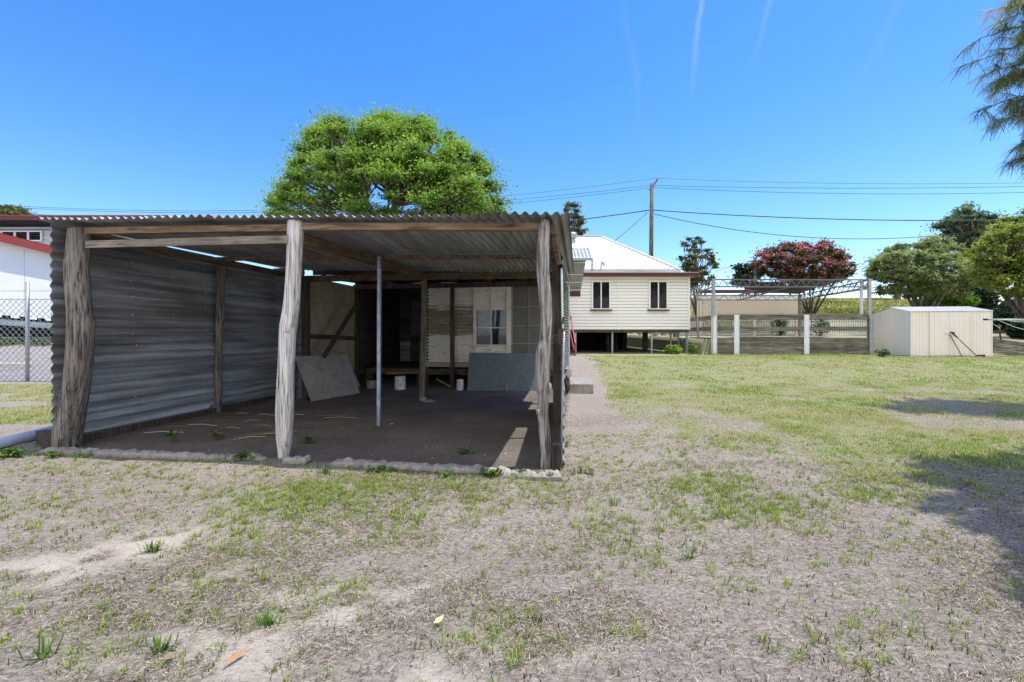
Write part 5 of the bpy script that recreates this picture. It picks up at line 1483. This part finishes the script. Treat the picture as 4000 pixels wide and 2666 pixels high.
def hoist():
    R = thing('clothes_line', 'folding metal clothes line with wires jutting in at the right edge', 'clothes line', (20.4, 17.0, .4))
    d = 17.0; a = A(3846, 1249, d)
    mb = MB(); mb.tube([a, A(4140, 1255, d)], .024, 8); mb.tube([A(3870, 1247, d + .5), A(4140, 1249, d + .5)], .018, 8); mb.build('arm', M['galv'], R, True)
    mb = MB(); mb.tube([a + Vector((-.03, 0, 0)), a + Vector((.12, 0, 0))], .035, 8); mb.build('end_cap', M['black'], R, True)
    mb = MB()
    mb.tube([A(3858, 1252, d), A(3906, 1283, d)], .009, 5); mb.tube([A(3896, 1250, d), A(3962, 1278, d), A(4000, 1288, d), A(4100, 1310, d)], .009, 5); mb.tube([A(3925, 1251, d), A(3960, 1257, d), A(4000, 1259, d), A(4100, 1255, d)], .009, 5)
    mb.build('line_wire', M['white'], R)
    mb = MB(); x = A(4140, 0, d).x; mb.tube([(x, d, .3), (x, d, 2.0)], .035, 10); mb.build('pole', M['galv'], R, True)
    mb = MB(); mb.tube([A(3910, 1336, 20.8), A(3902, 1268, 20.8)], .035, 6); tag(mb.build('star_picket', M['rust'], None, True), 'dark leaning steel picket behind the clothes line', 'post')
    Pp = A(3975, 1300, 30); mb = MB(); mb.tube([(Pp.x, 30, 1.1), (Pp.x, 30, 6)], .17, 10); tag(mb.build('timber_pole', M['pole_wood'], None, True), 'greenish timber pole behind the clothes line at the right edge', 'pole')


hoist()


# ------------------------------------------------------------------ power pole and wires
def lines():
    d = 40
    R = thing('power_pole', 'tall greenish timber power pole behind the house roof', 'power pole', (A(2543, 0, d).x, d, 1))
    b = A(2542, 1180, d); t = A(2546, 718, d); mb = MB(); mb.tube([b, b.lerp(t, .5), t], [.20, .185, .155], 12, lump=.04); mb.build('pole', M['pole_wood'], R, True)
    mb = MB(); mb.beam(A(2549, 732, d - .1), A(2569, 700, d - .1), .13, .16); mb.build('arm', M['grey_beam'], R)
    mb = MB(); mb.tube([A(2566, 702, d), A(2566, 694, d)], .07, 8); mb.tube([A(2536, 738, d - .1), A(2536, 746, d - .1)], .06, 8); mb.tube([A(2553, 836, d - .2), A(2551, 846, d - .2)], .05, 6); mb.tube([A(2526, 830, d - .2), A(2524, 840, d - .2)], .05, 6); mb.tube([A(2552, 735, d - .2), A(2548, 760, d - .2)], .025, 5); mb.build('insulator', M['galv'], R)
    g = 'overhead wires on the timber power pole'
    def wire(pts, r, m, lab, dd=d):
        xs = [p[0] for p in pts]; n = max(2, int(abs(xs[-1] - xs[0]) / 60)); co = np.polyfit(xs, [p[1] for p in pts], min(2, len(pts) - 1))
        P = [A(x, float(np.polyval(co, x)), dd) for x in np.linspace(xs[0], xs[-1], n + 1)]
        mb = MB(); mb.tube(P, r, 5); tag(mb.build('overhead_wire', M[m], None, True), lab, 'wire', g)
    wire([(2563, 697), (1945, 767), (1030, 823), (0, 801), (-300, 780)], .022, 'cable_far', 'topmost thin wire running left from the power pole arm')
    wire([(2540, 725), (1955, 785), (1030, 832), (0, 805), (-300, 790)], .022, 'cable_far', 'second thin wire running left from the power pole top')
    wire([(2540, 733), (1955, 802), (1030, 850), (90, 832), (-300, 815)], .022, 'cable_far', 'third thin wire running left from the power pole top')
    wire([(2566, 697), (3300, 718), (4000, 714), (4400, 705)], .022, 'cable_far', 'topmost thin wire running right from the power pole arm')
    wire([(2551, 725), (3300, 738), (4000, 727), (4400, 720)], .022, 'cable_far', 'second thin wire running right from the power pole top')
    wire([(2551, 733), (3300, 759), (4000, 750), (4400, 740)], .022, 'cable_far', 'third thin wire running right from the power pole top')
    wire([(2536, 822), (2420, 838), (2290, 856), (2000, 890)], .045, 'cable', 'thick black cable running left from the power pole behind the house')
    wire([(2551, 822), (3000, 847), (3400, 860), (3700, 863), (4100, 856)], .045, 'cable', 'thick black cable running right from the power pole')
    P = [A(2526, 832, 39.8), A(2470, 885, 35), A(2400, 943, 30.2)]
    mb = MB(); mb.tube(P, .025, 5); tag(mb.build('service_wire', M['cable'], None), 'straight service wire dropping from the power pole to the house roof', 'wire', g)
    wire([(2556, 832), (2750, 885), (3000, 918), (3400, 929), (3700, 915), (3950, 885)], .03, 'cable', 'sagging lower cable from the power pole towards the right trees')
    mb = MB(); dd = 60; mb.tube([A(2951, 1180, dd), A(2951, 1008, dd)], .2, 8); mb.tube([A(2949, 1015, dd), A(2790, 1060, dd)], .03, 4); tag(mb.build('utility_pole', M['pole_wood'], None, True), 'small distant timber pole beside the pink flowering tree', 'pole')


lines()


# ------------------------------------------------------------------ left side: building, chain link fence
def left_side():
    R = thing('red_roofed_building', 'raised white building with red roof and louvre windows beyond the mesh fence', 'building', (-22, 20, .9))
    # long lower wing
    X = -20.0
    y0, y1 = 13.0, 30.0
    def W(px, py): 
        # point on the wing wall line
        d = 17.8 + (px / 226.0) * 2.2
        return A(px, py, d)
    a = W(-250, 1212); b = W(330, 1256); c = W(330, 1031); e = W(-250, 892)
    mb = MB(); mb.slab([a, b, c, e], -.05); mb.build('wall', M['bldg_white'], R)
    mb = MB()
    for u in (.32, .52, .72, .9):
        p, q = a.lerp(b, u), e.lerp(c, u); mb.beam(p - Vector((-.02, .02, 0)), q - Vector((-.02, .02, 0)), .012, .012, (0, 1, 0))
    mb.build('wall_joint', M['pvc'], R)
    r0, r1, r2, r3 = W(-250, 858), W(330, 1004), W(330, 1030), W(-250, 890)
    mb = MB(); off = Vector((.3, -.25, 0)); mb.slab([r3 + off, r2 + off, r1 + off, r0 + off], .06); mb.build('fascia', M['red_roof'], R)
    mb = MB(); mb.slab([r3 + off, r2 + off, c + Vector((0, -.02, 0)), e + Vector((0, -.02, 0))], .02); mb.build('soffit', M['cream2'], R)
    mb = MB(); mb.slab([r0 + off, r1 + off, r1 + Vector((-2.5, 2.5, .5)), r0 + Vector((-2.5, 2.5, .5))], .05); mb.build('roof', M['red_roof'], R)
    mb = MB(); p, q = W(-250, 1240), W(330, 1284); mb.beam(p, q, .15, .22); mb.build('floor_beam', M['galv'], R)
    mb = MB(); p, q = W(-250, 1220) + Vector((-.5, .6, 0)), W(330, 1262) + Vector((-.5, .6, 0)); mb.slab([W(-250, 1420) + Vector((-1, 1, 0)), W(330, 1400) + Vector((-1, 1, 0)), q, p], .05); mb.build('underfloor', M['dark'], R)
    mb = MB()
    for k in range(5):
        p = W(-60 + 70 * k, 1250); mb.box((p.x - .3, p.y + .4, 1.4), (.18, .18, 1.6))
    mb.build('stump', M['dark'], R)
    # high wing facing the yard
    d = 30
    xa, xb = A(-300, 0, d).x, A(665, 0, d).x
    z = lambda py: A(0, py, d).z
    mb = MB(); mb.box(((xa + xb) / 2 - .6, d + .15, (z(1100) + z(886)) / 2), (xb - xa - 1.2, .2, z(886) - z(1100))); mb.build('wall', M['galv'], R)
    mb = MB(); mb.box(((xa + xb) / 2, d - .9, (z(860) + z(872)) / 2), (xb - xa, .08, z(860) - z(872))); mb.build('fascia', M['maroon'], R)
    mb = MB(); mb.slab([(xa, d - .95, z(859)), (xb + .4, d - .95, z(859)), (xb - .2, d + 6, z(859) + .5), (xa, d + 6, z(859) + .5)], .06); mb.build('roof', M['red_roof'], R)
    mb = MB(); mb.slab([(xa, d - .85, z(875)), (xb, d - .85, z(875)), (xb, d, z(886)), (xa, d, z(886))], .03); mb.build('soffit', M['black'], R)
    mb = MB(); mb.tube([(xa, d - .1, z(893)), (xb - 1, d - .1, z(893))], .09, 8); mb.build('gutter', M['galv'], R, True)
    for k in range(8):
        px0 = -250 + 52 * k; xq0, xq1 = A(px0, 0, d).x, A(px0 + 49, 0, d).x; zc0, zc1 = z(941), z(905); mb = MB()
        mb.box(((xq0 + xq1) / 2, d - .01, zc1), (xq1 - xq0, .1, .06)); mb.box(((xq0 + xq1) / 2, d - .01, zc0), (xq1 - xq0, .1, .06))
        for x in (xq0, xq1): mb.box((x, d - .012, (zc0 + zc1) / 2), (.07, .1, zc1 - zc0 + .06))
        w = mb.build('window', M['white'], R); mb = MB()
        for j in range(4): zz = zc0 + (zc1 - zc0) * (j + .1) / 4; mb.add([(xq0, d - .06, zz), (xq1, d - .06, zz), (xq1, d + .03, zz + (zc1 - zc0) / 4), (xq0, d + .03, zz + (zc1 - zc0) / 4)], [(0, 1, 2, 3)])
        mb.build('louvre_pane', M['pane'], w)
    # fence
    Fn = thing('chain_link_fence', 'galvanised chain link fence with barbed top wire at the left', 'fence', (-13.2, 12.4, 0))
    d = 12.4; x0, x1 = -24.0, -8.8; zt0 = A(0, 1170, d).z
    gzv = -.02
    def fp(x, z): return Vector((x, d + .06 * (x + 13.2) * 0 + (x + 13.2) * -.02, z))
    for k in range(-2, 2):
        x = -13.2 + 3.6 * k; mb = MB(); zb = zgf(x, d) - .1; mb.tube([fp(x, zb), fp(x, A(0, 1103, d).z)], .045, 10); mb.build('post', M['galv'], Fn, True)
    mb = MB(); zb = .03; hh = zt0 - zb; p = .165; x = x0
    while x < x1 - .2:
        xe = x + hh
        q0 = fp(x, zb); u = min(1, (x1 - x) / hh); mb.tube([q0, fp(x + hh * u, zb + hh * u)], .0075, 3, cap=False)
        u2 = min(1, (x - x0) / hh) if x > x0 else 0
        if u2 > .02: mb.tube([q0 + Vector((0, .008, 0)), fp(x - hh * u2, zb + hh * u2) + Vector((0, .008, 0))], .0075, 3, cap=False)
        else: pass
        if xe > x1: pass
        x += p
    x = x1
    while x < x1 + hh:
        u0 = (x - x1) / hh; mb.tube([fp(x1, zb + hh * u0) + Vector((0, .008, 0)), fp(x - hh, zt0) + Vector((0, .008, 0))], .0075, 3, cap=False); x += p
    x = x0
    while x > x0 - hh:
        u0 = (x0 - x) / hh; mb.tube([fp(x0, zb + hh * u0), fp(x + hh, zt0)], .0075, 3, cap=False); x -= p
    mb.build('mesh', M['galv'], Fn)
    mb = MB()
    for z in (zt0, A(0, 1137, d).z, A(0, 1320, d).z, .06): mb.tube([fp(x0, z), fp(x1, z)], .008, 4)
    x = x0
    while x < x1:
        c = fp(x, A(0, 1137, d).z); mb.tube([c + Vector((-.03, 0, .03)), c + Vector((.03, 0, -.03))], .005, 3); c = fp(x, zt0); mb.tube([c, c + Vector((.01, 0, .05))], .005, 3); x += .24
    mb.build('wire', M['galv'], Fn)
    c = A(20, 1412, 14.2); mb = MB()
    for k in range(3): mb.tube([(c.x + .75 * math.cos(i * .4) , c.y + .3 * math.sin(i * .4), zgf(c.x, c.y) + .05 + .04 * k) for i in range(17)], .02, 6)
    tag(mb.build('garden_hose', M['cream2'], None, True), 'coiled tan hose lying on the gravel beyond the mesh fence', 'hose')
    for i, (px, py, lab) in enumerate([(140, 1350, 'dry leafy plant under the white building wall right of the fence post'), (30, 1350, 'dry brown plant under the white building wall left of the fence post'), (190, 1352, 'small weed at the far right foot of the white building')]):
        shrub('gravel_plant', lab, 'plant', px, py + 22, 17.5, .9, .5, 260, M['leaf_olive'], 'plants at the foot of the white building', .06)


left_side()

# ------------------------------------------------------------------ light, sky, camera
SUN = Vector((.305, .035, .95)).normalized()
el = math.asin(SUN.z); az = math.atan2(SUN.x, SUN.y)
ld = bpy.data.lights.new('sun', 'SUN'); ld.energy = 5.0; ld.angle = math.radians(.53); ld.color = (1, .955, .89)
lo = bpy.data.objects.new('sun', ld); COL.objects.link(lo); lo.rotation_euler = (-SUN).to_track_quat('-Z', 'Y').to_euler(); lo.location = (5, 5, 30)


def world():
    w = bpy.data.worlds.new('World'); SC.world = w; w.use_nodes = True
    t = w.node_tree; N = t.nodes; Lk = t.links
    for n in list(N): N.remove(n)
    out = N.new('ShaderNodeOutputWorld'); bg = N.new('ShaderNodeBackground'); bg.inputs[1].default_value = .15
    sk = N.new('ShaderNodeTexSky'); sk.sky_type = 'NISHITA'; sk.sun_disc = False; sk.sun_elevation = el; sk.sun_rotation = az
    sk.altitude = 200; sk.air_density = 1.0; sk.dust_density = .3; sk.ozone_density = 2.0
    tc = N.new('ShaderNodeTexCoord')

    def vm(op, a, b=None):
        n = N.new('ShaderNodeVectorMath'); n.operation = op
        Lk.new(a, n.inputs[0])
        if b is not None: n.inputs[1].default_value = b
        return n

    def m(op, a, b=0.0, clamp=False):
        n = N.new('ShaderNodeMath'); n.operation = op; n.use_clamp = clamp
        for i, v in ((0, a), (1, b)):
            if hasattr(v, 'links'): Lk.new(v, n.inputs[i])
            else: n.inputs[i].default_value = v
        return n.outputs[0]
    dirn = vm('NORMALIZE', tc.outputs['Generated']).outputs[0]
    nz = N.new('ShaderNodeTexNoise'); nz.inputs['Scale'].default_value = 9; nz.inputs['Detail'].default_value = 6
    Lk.new(dirn, nz.inputs['Vector'])
    sep = N.new('ShaderNodeSeparateXYZ'); Lk.new(dirn, sep.inputs[0])
    total = None
    cam = Vector((0, 0, H0))
    for (p, q, wd, amt, zlo, zhi) in (((2735, 0), (2690, 380), .007, .2, .42, .60), ((3010, 0), (2945, 260), .009, .17, .44, .62), ((3520, 0), (3340, 360), .012, .05, .36, .60), ((2470, 250), (2500, 480), .012, .035, .34, .52)):
        a = (A(*p, 10) - cam).normalized(); b = (A(*q, 10) - cam).normalized(); nn = a.cross(b).normalized()
        dt = vm('DOT_PRODUCT', dirn, tuple(nn)).outputs['Value']
        dt = m('ADD', dt, m('MULTIPLY', m('SUBTRACT', nz.outputs[0], .5), .03))
        f = m('SUBTRACT', 1.0, m('DIVIDE', m('ABSOLUTE', dt), wd), True)
        f = m('MULTIPLY', f, m('MULTIPLY', m('SUBTRACT', sep.outputs[2], zlo), 8, True))
        fr = vm('DOT_PRODUCT', dirn, tuple((a + b).normalized())).outputs['Value']
        f = m('MULTIPLY', f, m('MULTIPLY', m('SUBTRACT', fr, .86), 8, True))
        f = m('MULTIPLY', f, m('MULTIPLY', nz.outputs[0], amt * 1.6))
        total = f if total is None else m('ADD', total, f)
    hs = N.new('ShaderNodeHueSaturation'); hs.inputs['Saturation'].default_value = 1.33; hs.inputs['Value'].default_value = 1.76
    tn = N.new('ShaderNodeMix'); tn.data_type = 'RGBA'; tn.blend_type = 'MULTIPLY'; tn.inputs[0].default_value = 1; tn.inputs[7].default_value = (.98, .95, 1.02, 1)
    Lk.new(sk.outputs[0], tn.inputs[6]); Lk.new(tn.outputs[2], hs.inputs['Color'])
    mx = N.new('ShaderNodeMix'); mx.data_type = 'RGBA'; Lk.new(total, mx.inputs[0]); Lk.new(hs.outputs[0], mx.inputs[6]); mx.inputs[7].default_value = (6, 6.6, 7, 1)
    # unseen white cloud bank added behind the photographer as front fill for shaded walls
    n2 = N.new('ShaderNodeTexNoise'); n2.inputs['Scale'].default_value = 2.2; n2.inputs['Detail'].default_value = 7; Lk.new(dirn, n2.inputs['Vector'])
    cm = m('MULTIPLY', m('SUBTRACT', -.12, sep.outputs[1]), 2.2, True)
    cm = m('MULTIPLY', cm, m('MULTIPLY', m('SUBTRACT', n2.outputs[0], .22), 4.0, True))
    mc = N.new('ShaderNodeMix'); mc.data_type = 'RGBA'; Lk.new(cm, mc.inputs[0]); Lk.new(mx.outputs[2], mc.inputs[6]); mc.inputs[7].default_value = (10.0, 9.8, 9.6, 1)
    Lk.new(mc.outputs[2], bg.inputs[0]); Lk.new(bg.outputs[0], out.inputs[0])


world()

cd = bpy.data.cameras.new('camera'); cam = bpy.data.objects.new('camera', cd); COL.objects.link(cam)
cam.location = (0, 0, H0); cam.rotation_euler = (math.pi / 2, 0, 0)
cd.sensor_width = 36; cd.lens = 36 * F / 4000; cd.shift_y = -30 / 4000; cd.clip_start = .05; cd.clip_end = 3000
SC.camera = cam
SC.view_settings.view_transform = 'Standard'; SC.view_settings.look = 'None'; SC.view_settings.exposure = 0; SC.view_settings.gamma = 1
SC.render.engine = 'CYCLES'
try:
    SC.cycles.use_denoising = True
    SC.cycles.max_bounces = 8; SC.cycles.diffuse_bounces = 4; SC.cycles.transparent_max_bounces = 12
    SC.cycles.sample_clamp_indirect = 10
except Exception: pass
